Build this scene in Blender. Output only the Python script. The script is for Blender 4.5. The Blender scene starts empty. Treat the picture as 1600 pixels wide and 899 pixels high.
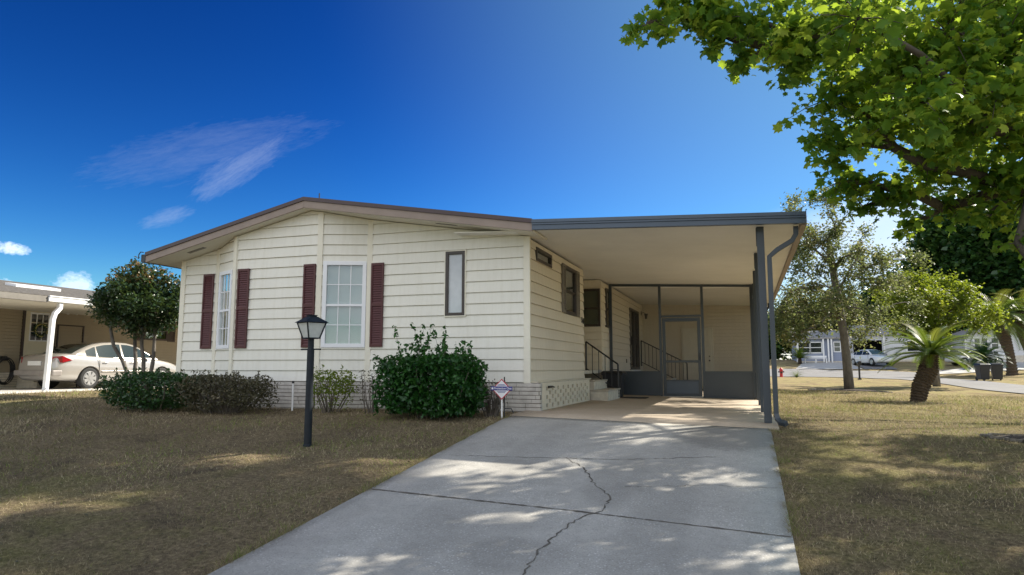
import bpy, bmesh, math, random
import numpy as np
from mathutils import Vector, Matrix
random.seed(7); rng = np.random.default_rng(7)
R = math.radians
S = bpy.context.scene
COL = S.collection
# ------------------------------------------------------------------ camera
cam_d = bpy.data.cameras.new('camera'); cam = bpy.data.objects.new('camera', cam_d); COL.objects.link(cam)
cam_d.sensor_width = 36; cam_d.lens = 24.0; cam_d.clip_start = 0.05; cam_d.clip_end = 3000
PITCH = math.atan(125/1067)
cam.location = (0, 0, 0.77); cam.rotation_euler = (math.pi/2 + PITCH, 0, R(18.8))
S.camera = cam
S.render.resolution_x = 1024; S.render.resolution_y = 575
# ------------------------------------------------------------------ light
SUN_EL, SUN_AZ = 36.0, 45.0        # azimuth clockwise from +Y
SUN_STRENGTH, SKY_STRENGTH, EXPOSURE = 5.0, 0.15, 0.95
SKY_TINT = (0.11, 0.104, 0.092)
sd = Vector((math.sin(R(SUN_AZ))*math.cos(R(SUN_EL)), math.cos(R(SUN_AZ))*math.cos(R(SUN_EL)), math.sin(R(SUN_EL))))
sun_d = bpy.data.lights.new('sun', 'SUN'); sun = bpy.data.objects.new('sun', sun_d); COL.objects.link(sun)
sun_d.energy = SUN_STRENGTH; sun_d.angle = R(0.53); sun_d.color = (1.0, 0.93, 0.80)
sun.rotation_euler = sd.to_track_quat('Z', 'Y').to_euler()
S.view_settings.view_transform = 'Standard'; S.view_settings.look = 'None'
S.view_settings.exposure = EXPOSURE; S.view_settings.gamma = 1.0
class NT:
    """small helper for node trees"""
    def __init__(s, tree): s.t = tree
    def n(s, typ, ins=None, **kw):
        nd = s.t.nodes.new(typ)
        for k, v in kw.items(): setattr(nd, k, v)
        if ins:
            for k, v in ins.items():
                if isinstance(v, bpy.types.NodeSocket): s.t.links.new(v, nd.inputs[k])
                else: nd.inputs[k].default_value = v
        return nd
    def math(s, op, a, b=0.0, c=None, clamp=False):
        ins = {0: a, 1: b}
        if c is not None: ins[2] = c
        nd = s.n('ShaderNodeMath', ins, operation=op); nd.use_clamp = clamp
        return nd.outputs[0]
    def ramp(s, fac, stops, interp='LINEAR'):
        nd = s.n('ShaderNodeValToRGB', {0: fac}); cr = nd.color_ramp; cr.interpolation = interp
        while len(cr.elements) < len(stops): cr.elements.new(0.5)
        for e, (p, c) in zip(cr.elements, stops):
            e.position = p; e.color = (c, c, c, 1) if isinstance(c, (int, float)) else (*c, 1)
        return nd.outputs[0]
    def noise(s, vec, scale, detail=3, rough=0.55, dist=0.0, w=None):
        nd = s.n('ShaderNodeTexNoise', {'Vector': vec, 'Scale': scale, 'Detail': detail, 'Roughness': rough, 'Distortion': dist})
        return nd.outputs[0]
    def mix(s, f, a, b, blend='MIX'):
        nd = s.n('ShaderNodeMix', data_type='RGBA', blend_type=blend)
        for k, v in ((0, f), (6, a), (7, b)):
            if isinstance(v, bpy.types.NodeSocket): s.t.links.new(v, nd.inputs[k])
            elif k == 0: nd.inputs[0].default_value = v
            else: nd.inputs[k].default_value = (*v, 1) if len(v) == 3 else v
        return nd.outputs[2]

# ------------------------------------------------------------------ sky
W = bpy.data.worlds.new('World'); S.world = W; W.use_nodes = True
W.node_tree.nodes.clear(); w = NT(W.node_tree)
sky = w.n('ShaderNodeTexSky', sky_type='NISHITA'); sky.sun_disc = False
sky.sun_elevation = R(SUN_EL); sky.sun_rotation = R(SUN_AZ); sky.altitude = 0; sky.air_density = 1.0; sky.dust_density = 0.35; sky.ozone_density = 3.0
hs = w.n('ShaderNodeHueSaturation', {'Saturation': 1.32, 'Value': 1.0, 'Color': sky.outputs[0]})
tc = w.n('ShaderNodeTexCoord')
D = tc.outputs['Generated']
def dirvec(az, el): return Vector((math.sin(R(az))*math.cos(R(el)), math.cos(R(az))*math.cos(R(el)), math.sin(R(el))))
def sky_coords(az, el, rot):
    """two angular coordinates around a sky direction, turned by rot degrees"""
    c = dirvec(az, el); u = Vector((c.y, -c.x, 0)).normalized(); v = u.cross(c)
    u2 = u*math.cos(R(rot)) + v*math.sin(R(rot)); v2 = -u*math.sin(R(rot)) + v*math.cos(R(rot))
    def dot(q): return w.n('ShaderNodeVectorMath', {0: D, 1: q}, operation='DOT_PRODUCT').outputs['Value']
    dc = w.math('MAXIMUM', dot(c), 0.05)
    front = w.math('GREATER_THAN', dot(c), 0.3)
    return w.math('DIVIDE', dot(u2), dc), w.math('DIVIDE', dot(v2), dc), front
def cloud(az, el, rot, ru, rv, stretch, scale, thr, soft, dens, bend=0.0):
    u, v, fr = sky_coords(az, el, rot)
    if bend: v = w.math('ADD', v, w.math('MULTIPLY', w.math('MULTIPLY', u, u), bend))
    cv = w.n('ShaderNodeCombineXYZ', {0: w.math('MULTIPLY', u, 1.0), 1: w.math('MULTIPLY', v, stretch), 2: float(az)}).outputs[0]
    a = w.math('DIVIDE', u, ru); b = w.math('DIVIDE', v, rv)
    r2 = w.math('ADD', w.math('MULTIPLY', a, a), w.math('MULTIPLY', b, b))
    mask = w.math('SUBTRACT', 1.0, r2, clamp=True)
    n1 = w.noise(cv, scale, 6, 0.62, 0.6)
    n2 = w.noise(cv, scale*5.5, 3, 0.6, 0.2)
    nn = w.math('ADD', w.math('MULTIPLY', n1, 0.7), w.math('MULTIPLY', n2, 0.3))
    val = w.math('ADD', w.math('MULTIPLY', mask, 0.5), w.math('MULTIPLY', nn, 0.8))
    d = w.n('ShaderNodeMapRange', {0: val, 1: thr, 2: thr+soft, 3: 0.0, 4: dens}, clamp=True).outputs[0]
    d = w.math('MULTIPLY', d, w.math('MULTIPLY', w.math('MINIMUM', w.math('MULTIPLY', mask, 3.0), 1.0), fr))
    return d
cirA = cloud(-43.2, 16.6, 20, 0.23, 0.050, 5.0, 16, 0.66, 0.36, 0.11)
cirB = cloud(-41.2, 15.4, 37, 0.10, 0.030, 4.0, 22, 0.62, 0.34, 0.20)
cirC = cloud(-46.0, 11.2, 25, 0.05, 0.018, 3.0, 20, 0.66, 0.3, 0.2)
cirrus = w.math('MAXIMUM', w.math('MAXIMUM', cirA, cirB), cirC)
pufA = cloud(-55.5, 8.0, -4, 0.034, 0.013, 1.5, 40, 0.70, 0.18, 0.6)
pufB = cloud(-51.6, 5.8, 0, 0.042, 0.026, 1.3, 34, 0.70, 0.22, 0.5)
pufC = cloud(-56.0, 5.2, 0, 0.045, 0.022, 1.3, 34, 0.68, 0.18, 0.6)
pufD = cloud(14.0, 9.0, 0, 0.30, 0.10, 1.2, 7, 0.60, 0.25, 0.5)
fill_clouds = cloud(185, 38, 0, 3.2, 0.95, 1.6, 2.2, 0.50, 0.22, 0.95)  # unseen clouds behind the camera, added to brighten the shaded front wall and lawn
vd = w.n('ShaderNodeVectorMath', {0: D, 1: dirvec(45, 24)}, operation='DOT_PRODUCT').outputs['Value']
veil = w.n('ShaderNodeMapRange', {0: vd, 1: 0.30, 2: 1.05, 3: 0.0, 4: 0.70}, interpolation_type='SMOOTHSTEP', clamp=True).outputs[0]
hazy = cloud(35, 1, 0, 1.3, 0.28, 1.2, 3, 0.30, 0.55, 0.75)
puff = w.math('MAXIMUM', w.math('MAXIMUM', pufA, pufB), w.math('MAXIMUM', pufC, pufD))
deep = w.n('ShaderNodeGamma', {'Color': hs.outputs[0], 'Gamma': 2.0})
clear = w.mix(1.0, deep.outputs[0], SKY_TINT, 'MULTIPLY')
col = w.mix(cirrus, clear, (2.6, 2.9, 3.6))
col = w.mix(puff, col, (5.2, 5.6, 6.6))
col = w.mix(veil, col, (0.95, 1.85, 2.0))
col = w.mix(hazy, col, (3.4, 3.7, 4.2))
col = w.mix(fill_clouds, col, (4.3, 4.45, 4.9))
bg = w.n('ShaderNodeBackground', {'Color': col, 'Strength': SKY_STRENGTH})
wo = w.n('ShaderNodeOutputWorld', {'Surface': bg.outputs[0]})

# ------------------------------------------------------------------ materials
def mat(name):
    m = bpy.data.materials.new(name); m.use_nodes = True; m.node_tree.nodes.clear()
    t = NT(m.node_tree); t.out = t.n('ShaderNodeOutputMaterial'); return m, t
def pbr(name, color, rough=0.6, metal=0.0, var=0.12, vscale=6.0, bump=0.0, bscale=60.0, spec=0.5, coat=0.0, fine=0.0, stretch=(1, 1, 1)):
    """surface whose colour wanders a little, with optional fine bump"""
    m, t = mat(name)
    tc = t.n('ShaderNodeTexCoord').outputs['Object']
    mp = t.n('ShaderNodeMapping', {'Vector': tc, 'Scale': stretch}).outputs[0]
    n = t.noise(mp, vscale, 5, 0.6)
    lo = tuple(max(0, c*(1-var)) for c in color); hi = tuple(min(1, c*(1+var)) for c in color)
    c = t.ramp(n, [(0.3, lo), (0.7, hi)])
    if fine:
        f = t.noise(mp, bscale, 3, 0.7)
        c = t.mix(t.ramp(f, [(0.35, 0.0), (0.65, fine)]), c, tuple(x*0.6 for x in color))
    p = t.n('ShaderNodeBsdfPrincipled', {'Base Color': c, 'Roughness': rough, 'Metallic': metal, 'Specular IOR Level': spec, 'Coat Weight': coat})
    if bump:
        b = t.n('ShaderNodeBump', {'Strength': bump, 'Distance': 0.01, 'Height': t.noise(mp, bscale, 4, 0.6)})
        t.t.links.new(b.outputs[0], p.inputs['Normal'])
    t.t.links.new(p.outputs[0], t.out.inputs[0]); return m
def siding_mat(name, color, streak=0.10):
    m, t = mat(name)
    tc = t.n('ShaderNodeTexCoord').outputs['Object']
    big = t.noise(tc, 1.3, 4, 0.6)
    st = t.noise(t.n('ShaderNodeMapping', {'Vector': tc, 'Scale': (9, 9, 0.7)}).outputs[0], 1.5, 5, 0.65)
    wood = t.noise(t.n('ShaderNodeMapping', {'Vector': tc, 'Scale': (3, 3, 60)}).outputs[0], 3.0, 3, 0.6)
    c = t.ramp(big, [(0.3, tuple(x*0.94 for x in color)), (0.7, color)])
    c = t.mix(t.ramp(st, [(0.45, 0.0), (0.8, streak*2.2)]), c, tuple(x*f for x, f in zip(color, (0.72, 0.70, 0.62))))
    p = t.n('ShaderNodeBsdfPrincipled', {'Base Color': c, 'Roughness': 0.55, 'Specular IOR Level': 0.35})
    b = t.n('ShaderNodeBump', {'Strength': 0.18, 'Distance': 0.004, 'Height': wood})
    t.t.links.new(b.outputs[0], p.inputs['Normal'])
    t.t.links.new(p.outputs[0], t.out.inputs[0]); return m
def leaf_mat(name, stops, trans=0.45, tcol=(0.30, 0.42, 0.03), rough=0.5, gloss=0.35):
    m, t = mat(name)
    at = t.n('ShaderNodeAttribute', attribute_name='tint').outputs['Fac']
    c = t.ramp(at, stops)
    p = t.n('ShaderNodeBsdfPrincipled', {'Base Color': c, 'Roughness': rough, 'Specular IOR Level': gloss})
    tm = t.mix(0.55, c, tcol)
    tr = t.n('ShaderNodeBsdfTranslucent', {'Color': tm})
    mx = t.n('ShaderNodeMixShader', {0: trans, 1: p.outputs[0], 2: tr.outputs[0]})
    t.t.links.new(mx.outputs[0], t.out.inputs[0]); return m
def glass_mat(name, tint=(0.9, 0.95, 0.95), refl=0.16, through=0.84, rough=0.02):
    m, t = mat(name)
    lw = t.n('ShaderNodeLayerWeight', {'Blend': 0.35}).outputs['Fresnel']
    f = t.math('ADD', t.math('MULTIPLY', lw, 0.35), refl, clamp=True)
    g = t.n('ShaderNodeBsdfGlossy', {'Color': (1, 1, 1, 1), 'Roughness': rough})
    tr = t.n('ShaderNodeBsdfTransparent', {'Color': (*[x*through for x in tint], 1)})
    mx = t.n('ShaderNodeMixShader', {0: f, 1: tr.outputs[0], 2: g.outputs[0]})
    t.t.links.new(mx.outputs[0], t.out.inputs[0]); return m
def screen_mat(name, cover=0.30):
    m, t = mat(name)
    d = t.n('ShaderNodeBsdfDiffuse', {'Color': (0.10, 0.10, 0.10, 1)})
    tr = t.n('ShaderNodeBsdfTransparent')
    mx = t.n('ShaderNodeMixShader', {0: cover, 1: tr.outputs[0], 2: d.outputs[0]})
    t.t.links.new(mx.outputs[0], t.out.inputs[0]); return m

M = {}
M['cream'] = siding_mat('cream_siding', (0.80, 0.78, 0.70), 0.16)
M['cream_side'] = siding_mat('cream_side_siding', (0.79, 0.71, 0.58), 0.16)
M['trim'] = pbr('cream_trim', (0.78, 0.74, 0.62), 0.5, var=0.04)
M['soffit'] = pbr('soffit_white', (0.74, 0.70, 0.60), 0.6, var=0.05, vscale=2)
M['ceiling'] = pbr('carport_ceiling_white', (0.84, 0.82, 0.77), 0.55, var=0.05, vscale=1.2)
M['taupe'] = pbr('taupe_fascia', (0.27, 0.21, 0.175), 0.5, var=0.10, vscale=3)
M['drip'] = pbr('brown_drip_edge', (0.06, 0.035, 0.035), 0.4, var=0.1)
M['shingle'] = pbr('brown_shingle', (0.13, 0.11, 0.10), 0.9, var=0.25, vscale=20, bump=0.5, bscale=70)
M['gray_shingle'] = pbr('grey_shingle', (0.13, 0.12, 0.11), 0.9, var=0.35, vscale=9, bump=0.6, bscale=60, stretch=(1, 1, 3), spec=0.05)
M['maroon'] = pbr('maroon_shutter', (0.072, 0.012, 0.013), 0.5, var=0.12)
M['vinyl'] = pbr('white_vinyl', (0.82, 0.83, 0.86), 0.4, var=0.02)
M['white'] = pbr('white_paint', (0.80, 0.80, 0.79), 0.4, var=0.05)
M['bronze'] = pbr('bronze_frame', (0.055, 0.045, 0.04), 0.4, metal=0.3)
M['tanframe'] = pbr('tan_frame', (0.42, 0.37, 0.28), 0.5)
M['greyshut'] = pbr('grey_shutter', (0.20, 0.18, 0.155), 0.5)
M['slate'] = pbr('slate_blue_aluminium', (0.040, 0.053, 0.068), 0.38, var=0.08, vscale=3, coat=0.1)
M['slate_light'] = pbr('slate_blue_gutter', (0.062, 0.090, 0.130), 0.35, var=0.06, vscale=3, coat=0.1)
M['black'] = pbr('black_paint', (0.018, 0.018, 0.02), 0.4)
M['lampblack'] = pbr('lamp_post_paint', (0.016, 0.020, 0.026), 0.55, var=0.25, vscale=14, spec=0.25)
M['plastic'] = pbr('black_plastic', (0.02, 0.021, 0.024), 0.45, var=0.15)
M['blueplastic'] = pbr('blue_plastic', (0.02, 0.035, 0.09), 0.45)
M['brickwhite'] = pbr('whitewashed_brick', (0.52, 0.49, 0.44), 0.8, var=0.16, vscale=9, bump=0.4, bscale=45)
M['mortar'] = pbr('mortar', (0.20, 0.18, 0.15), 0.9, var=0.2)
M['block'] = pbr('painted_block', (0.72, 0.65, 0.51), 0.7, var=0.08, vscale=5, bump=0.2, bscale=50)
M['step'] = pbr('painted_step', (0.62, 0.57, 0.47), 0.7, var=0.15, vscale=7, bump=0.2)
M['steptop'] = pbr('step_tread', (0.46, 0.41, 0.33), 0.7, var=0.15, vscale=7)
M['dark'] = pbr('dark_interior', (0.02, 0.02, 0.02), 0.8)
M['blind'] = pbr('white_blind', (0.74, 0.74, 0.70), 0.6, var=0.03)
M['curtain'] = pbr('curtain', (0.55, 0.52, 0.40), 0.8, var=0.1, vscale=4, stretch=(6, 6, 0.3))
M['glass'] = glass_mat('window_glass', refl=0.06, through=0.97)
M['darkglass'] = glass_mat('dark_window_glass', tint=(0.62, 0.66, 0.62), refl=0.06, through=0.95)
M['carglass'] = glass_mat('car_glass', tint=(0.35, 0.45, 0.42), refl=0.25, through=0.75)
M['frost'] = pbr('frosted_glass', (0.62, 0.64, 0.62), 0.18, var=0.08, vscale=12, coat=0.4)
M['obscure'] = pbr('obscure_glass', (0.50, 0.52, 0.53), 0.15, var=0.12, vscale=3, coat=0.5)
M['screen'] = screen_mat('insect_screen', 0.26)
M['bark'] = pbr('bark', (0.085, 0.07, 0.055), 0.95, var=0.45, vscale=7, bump=0.9, bscale=22, stretch=(1, 1, 0.35))
M['barkgrey'] = pbr('grey_bark', (0.14, 0.125, 0.105), 0.95, var=0.4, vscale=9, bump=0.8, bscale=30, stretch=(1, 1, 0.4))
M['twig'] = pbr('dry_twig', (0.13, 0.11, 0.09), 0.9, var=0.3)
M['palmtrunk'] = pbr('palm_boots', (0.085, 0.062, 0.042), 0.95, var=0.4, vscale=15, bump=0.6, bscale=40)
M['nsiding'] = siding_mat('tan_neighbour_siding', (0.36, 0.30, 0.21))
M['ndoor'] = pbr('cream_door', (0.66, 0.60, 0.44), 0.5, var=0.04)
M['darktrim'] = pbr('dark_brown_trim', (0.045, 0.03, 0.025), 0.5)
M['rubber'] = pbr('rubber', (0.02, 0.02, 0.02), 0.8)
M['alloy'] = pbr('alloy_wheel', (0.62, 0.62, 0.62), 0.3, metal=0.7, var=0.05)
M['carpaint'] = pbr('champagne_paint', (0.45, 0.425, 0.395), 0.25, metal=0.35, var=0.03, coat=0.8)
M['carwhite'] = pbr('white_car_paint', (0.75, 0.75, 0.73), 0.25, var=0.02, coat=0.8)
M['lower'] = pbr('bumper_grey', (0.33, 0.30, 0.28), 0.4, metal=0.2)
M['taillight'] = pbr('red_lens', (0.28, 0.004, 0.008), 0.25, coat=0.5, var=0.15, vscale=8)
M['hydrant'] = pbr('red_hydrant', (0.45, 0.02, 0.02), 0.5)
M['mulch'] = pbr('mulch', (0.06, 0.04, 0.03), 0.95, var=0.6, vscale=30, bump=1.0, bscale=60)
M['crack'] = pbr('crack_dirt', (0.13, 0.115, 0.095), 0.95, var=0.4, vscale=20)
M['blue_siding'] = siding_mat('blue_grey_siding', (0.30, 0.34, 0.45))
M['white_siding'] = siding_mat('white_far_siding', (0.70, 0.71, 0.73))
M['greyroof'] = pbr('far_grey_roof', (0.30, 0.29, 0.28), 0.9, var=0.2)
M['signwhite'] = pbr('sign_white', (0.78, 0.77, 0.78), 0.35, var=0.03)
M['signred'] = pbr('sign_red', (0.50, 0.03, 0.06), 0.35)
M['signblue'] = pbr('sign_blue', (0.035, 0.035, 0.24), 0.35)
M['signtext'] = pbr('sign_lettering', (0.80, 0.80, 0.80), 0.4, var=0.0)
M['leaf_big'] = leaf_mat('broad_leaf', [(0, (0.025, 0.085, 0.014)), (0.5, (0.055, 0.155, 0.022)), (0.85, (0.10, 0.22, 0.03)), (1, (0.34, 0.42, 0.05))], 0.52, (0.62, 0.78, 0.06))
M['leaf_dark'] = leaf_mat('dark_glossy_leaf', [(0, (0.010, 0.035, 0.010)), (0.6, (0.028, 0.08, 0.02)), (1, (0.06, 0.12, 0.02))], 0.22, (0.10, 0.22, 0.02), 0.35, 0.5)
M['leaf_bush'] = leaf_mat('privet_leaf', [(0, (0.008, 0.040, 0.010)), (0.6, (0.020, 0.085, 0.014)), (1, (0.05, 0.16, 0.028))], 0.28, (0.10, 0.28, 0.03), 0.4, 0.4)
M['leaf_photinia'] = leaf_mat('photinia_leaf', [(0, (0.018, 0.042, 0.018)), (0.72, (0.045, 0.085, 0.028)), (0.8, (0.20, 0.15, 0.05)), (1, (0.24, 0.11, 0.05))], 0.22, (0.16, 0.22, 0.04), 0.35, 0.5)
M['leaf_olive'] = leaf_mat('oak_leaf', [(0, (0.045, 0.07, 0.025)), (0.7, (0.10, 0.14, 0.045)), (1, (0.22, 0.18, 0.09))], 0.45, (0.34, 0.38, 0.12))
M['leaf_lime'] = leaf_mat('lime_leaf', [(0, (0.04, 0.08, 0.01)), (0.6, (0.10, 0.17, 0.015)), (1, (0.22, 0.25, 0.03))], 0.50, (0.40, 0.46, 0.03))
M['leaf_dead'] = leaf_mat('withered_leaf', [(0, (0.045, 0.045, 0.026)), (0.7, (0.105, 0.10, 0.052)), (1, (0.20, 0.17, 0.10))], 0.25, (0.16, 0.12, 0.06))
M['frond'] = leaf_mat('palm_frond', [(0, (0.04, 0.09, 0.012)), (0.6, (0.08, 0.15, 0.02)), (1, (0.22, 0.20, 0.05))], 0.35, (0.30, 0.38, 0.04), 0.45, 0.35)
M['grassblade'] = leaf_mat('lawn_blade', [(0, (0.13, 0.10, 0.07)), (0.45, (0.40, 0.32, 0.205)), (0.7, (0.72, 0.61, 0.39)), (0.80, (0.33, 0.34, 0.10)), (1, (0.16, 0.28, 0.04))], 0.3, (0.30, 0.30, 0.08), 0.8, 0.1)

def ground_mat():
    m, t = mat('dry_lawn')
    P = t.n('ShaderNodeNewGeometry').outputs['Position']
    big = t.noise(P, 0.16, 4, 0.6, 0.4); mid = t.noise(P, 1.1, 5, 0.65, 0.6); fine = t.noise(P, 22, 6, 0.75); vf = t.noise(P, 120, 4, 0.8)
    base = t.ramp(fine, [(0.30, (0.085, 0.065, 0.045)), (0.5, (0.24, 0.185, 0.115)), (0.70, (0.46, 0.37, 0.22))])
    green = t.ramp(fine, [(0.30, (0.08, 0.095, 0.028)), (0.5, (0.21, 0.21, 0.065)), (0.7, (0.38, 0.36, 0.13))])
    sx = t.n('ShaderNodeSeparateXYZ', {0: P})
    right = t.n('ShaderNodeMapRange', {0: sx.outputs[0], 1: -1.0, 2: 5.0, 3: 0.0, 4: 0.13}, clamp=True).outputs[0]
    g = t.math('ADD', t.math('ADD', t.math('MULTIPLY', big, 0.6), t.math('MULTIPLY', mid, 0.5)), right)
    c = t.mix(t.ramp(g, [(0.56, 0.0), (0.74, 0.85)]), base, green)
    far = t.n('ShaderNodeMapRange', {0: sx.outputs[1], 1: 13.0, 2: 20.0, 3: 0.0, 4: 0.55}, clamp=True).outputs[0]
    c = t.mix(far, c, t.ramp(mid, [(0.35, (0.32, 0.22, 0.13)), (0.5, (0.56, 0.43, 0.23)), (0.68, (0.46, 0.42, 0.17))]))
    c = t.mix(t.ramp(vf, [(0.4, 0.0), (0.62, 0.35)]), c, (0.06, 0.05, 0.03))
    soil = t.noise(P, 0.75, 6, 0.7, 1.2)
    c = t.mix(t.ramp(soil, [(0.50, 0.0), (0.66, 0.75)]), c, (0.10, 0.078, 0.058))
    p = t.n('ShaderNodeBsdfPrincipled', {'Base Color': c, 'Roughness': 1.0, 'Specular IOR Level': 0.05})
    h = t.math('ADD', t.math('MULTIPLY', fine, 1.0), t.math('MULTIPLY', vf, 0.5))
    b = t.n('ShaderNodeBump', {'Strength': 0.9, 'Distance': 0.03, 'Height': h})
    t.t.links.new(b.outputs[0], p.inputs['Normal']); t.t.links.new(p.outputs[0], t.out.inputs[0]); return m
def concrete_mat(name, c1, c2, speck=0.3, stains=()):
    m, t = mat(name)
    P = t.n('ShaderNodeNewGeometry').outputs['Position']
    n1 = t.noise(P, 1.1, 7, 0.68, 0.5); n2 = t.noise(P, 70, 3, 0.7); n3 = t.noise(P, 9, 5, 0.7)
    c = t.ramp(n1, [(0.32, c1), (0.68, c2)])
    c = t.mix(t.ramp(n3, [(0.42, 0.0), (0.75, 0.4)]), c, tuple(x*0.72 for x in c1))
    vo = t.n('ShaderNodeTexVoronoi', {'Vector': P, 'Scale': 34.0})
    reg = t.ramp(t.noise(P, 1.7, 4, 0.6), [(0.36, 0.0), (0.58, speck)])
    sp = t.math('MULTIPLY', t.ramp(vo.outputs['Distance'], [(0.16, 1.0), (0.30, 0.0)]), reg)
    c = t.mix(sp, c, (0.74, 0.73, 0.70))
    c = t.mix(t.ramp(n2, [(0.50, 0.0), (0.66, 0.55)]), c, tuple(x*0.55 for x in c1))
    for (x, y, rx, ry, k) in stains:
        sx = t.n('ShaderNodeSeparateXYZ', {0: P})
        a = t.math('DIVIDE', t.math('SUBTRACT', sx.outputs[0], x), rx); b2 = t.math('DIVIDE', t.math('SUBTRACT', sx.outputs[1], y), ry)
        r = t.math('ADD', t.math('ADD', t.math('MULTIPLY', a, a), t.math('MULTIPLY', b2, b2)), t.math('MULTIPLY', t.math('SUBTRACT', n3, 0.5), 1.6))
        c = t.mix(t.ramp(r, [(0.45, k), (1.0, 0.0)]), c, tuple(q*0.42 for q in c1))
    p = t.n('ShaderNodeBsdfPrincipled', {'Base Color': c, 'Roughness': 0.85, 'Specular IOR Level': 0.3})
    h = t.math('ADD', t.math('MULTIPLY', n2, 0.6), t.math('MULTIPLY', n3, 0.4))
    b = t.n('ShaderNodeBump', {'Strength': 0.45, 'Distance': 0.006, 'Height': h})
    t.t.links.new(b.outputs[0], p.inputs['Normal']); t.t.links.new(p.outputs[0], t.out.inputs[0]); return m
M['lawn'] = ground_mat()
M['concrete'] = concrete_mat('driveway_concrete', (0.37, 0.355, 0.325), (0.51, 0.49, 0.45), 0.7, [(-0.25, 9.9, 0.75, 1.1, 0.55), (-1.3, 7.3, 0.35, 1.2, 0.3), (-2.55, 4, 0.30, 12, 0.16), (-0.75, 4, 0.32, 12, 0.18), (0.30, 5, 0.08, 9, 0.2), (-3.6, 5, 0.08, 9, 0.2), (-1.7, 5.0, 0.5, 0.4, 0.25)])
M['padmat'] = concrete_mat('tan_painted_concrete', (0.42, 0.345, 0.26), (0.52, 0.435, 0.34), 0.05)
M['asphalt'] = concrete_mat('street_asphalt', (0.20, 0.19, 0.185), (0.27, 0.26, 0.25), 0.1)
M['palecon'] = concrete_mat('pale_concrete', (0.48, 0.46, 0.43), (0.60, 0.58, 0.54), 0.1)

# ------------------------------------------------------------------ builders
def tag(o, label=None, cat=None, group=None, kind=None):
    if label: o['label'] = label
    if cat: o['category'] = cat
    if group: o['group'] = group
    if kind: o['kind'] = kind
    return o
def thing(name, label, cat, loc=(0, 0, 0), rz=0.0, group=None):
    o = bpy.data.objects.new(name, None); COL.objects.link(o); o.empty_display_size = 0.2
    o.location = loc; o.rotation_euler = (0, 0, rz); return tag(o, label, cat, group)
class MB:
    """collects shapes; build() links them as ONE mesh object"""
    def __init__(s): s.v = []; s.f = []; s.m = []
    def add(s, vs, fs, mi=0):
        b = len(s.v); s.v += [tuple(v) for v in vs]; s.f += [tuple(i+b for i in f) for f in fs]; s.m += [mi]*len(fs)
    def box(s, x0, x1, y0, y1, z0, z1, mi=0):
        s.add([(x0, y0, z0), (x1, y0, z0), (x1, y1, z0), (x0, y1, z0), (x0, y0, z1), (x1, y0, z1), (x1, y1, z1), (x0, y1, z1)],
              [(0, 3, 2, 1), (4, 5, 6, 7), (0, 1, 5, 4), (1, 2, 6, 5), (2, 3, 7, 6), (3, 0, 4, 7)], mi)
    def obox(s, o, u, n, u0, u1, n0, n1, z0, z1, mi=0):
        """box in a wall frame: u along the wall, n outward"""
        P = lambda a, b, z: (o[0]+u[0]*a+n[0]*b, o[1]+u[1]*a+n[1]*b, z)
        s.add([P(u0, n0, z0), P(u1, n0, z0), P(u1, n1, z0), P(u0, n1, z0), P(u0, n0, z1), P(u1, n0, z1), P(u1, n1, z1), P(u0, n1, z1)],
              [(0, 3, 2, 1), (4, 5, 6, 7), (0, 1, 5, 4), (1, 2, 6, 5), (2, 3, 7, 6), (3, 0, 4, 7)], mi)
    def hexa(s, lo, hi, mi=0):
        n = len(lo); s.add(list(lo)+list(hi), [tuple(range(n))[::-1], tuple(range(n, 2*n))]+[(i, (i+1) % n, n+(i+1) % n, n+i) for i in range(n)], mi)
    def tube(s, pts, rad, seg=8, mi=0, cap=True, square=False):
        pts = [Vector(p) for p in pts]; k = len(pts)
        if not hasattr(rad, '__len__'): rad = [rad]*k
        b = len(s.v); up = Vector((0, 0, 1)); pa = None
        for i, p in enumerate(pts):
            d = (pts[min(i+1, k-1)]-pts[max(i-1, 0)])
            d = d.normalized() if d.length > 1e-9 else Vector((0, 0, 1))
            a = pa - d*pa.dot(d) if pa is not None else (d.cross(up) if abs(d.dot(up)) < 0.95 else d.cross(Vector((0, 1, 0))))
            a.normalize(); pa = a; c = d.cross(a)
            for j in range(seg):
                t = 2*math.pi*(j+0.5 if square else j)/seg; r = rad[i]*(1.414 if square else 1)
                s.v.append(tuple(p+a*math.cos(t)*r+c*math.sin(t)*r))
        for i in range(k-1):
            for j in range(seg):
                s.f.append((b+i*seg+j, b+i*seg+(j+1) % seg, b+(i+1)*seg+(j+1) % seg, b+(i+1)*seg+j)); s.m.append(mi)
        if cap:
            s.f.append(tuple(b+j for j in range(seg))[::-1]); s.m.append(mi)
            s.f.append(tuple(b+(k-1)*seg+j for j in range(seg))); s.m.append(mi)
    def build(s, name, mats, parent=None, smooth=False, bevel=0.0, loc=None):
        me = bpy.data.meshes.new(name); me.from_pydata(s.v, [], s.f)
        mats = mats if isinstance(mats, (list, tuple)) else [mats]
        for q in mats: me.materials.append(q)
        if len(mats) > 1: me.polygons.foreach_set('material_index', s.m)
        me.update()
        if smooth: me.polygons.foreach_set('use_smooth', [True]*len(me.polygons))
        o = bpy.data.objects.new(name, me); COL.objects.link(o)
        if parent is not None:
            o.parent = parent
        if loc: o.location = loc
        if bevel:
            bm = o.modifiers.new('bevel', 'BEVEL'); bm.width = bevel; bm.segments = 2; bm.limit_method = 'ANGLE'
        return o
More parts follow.
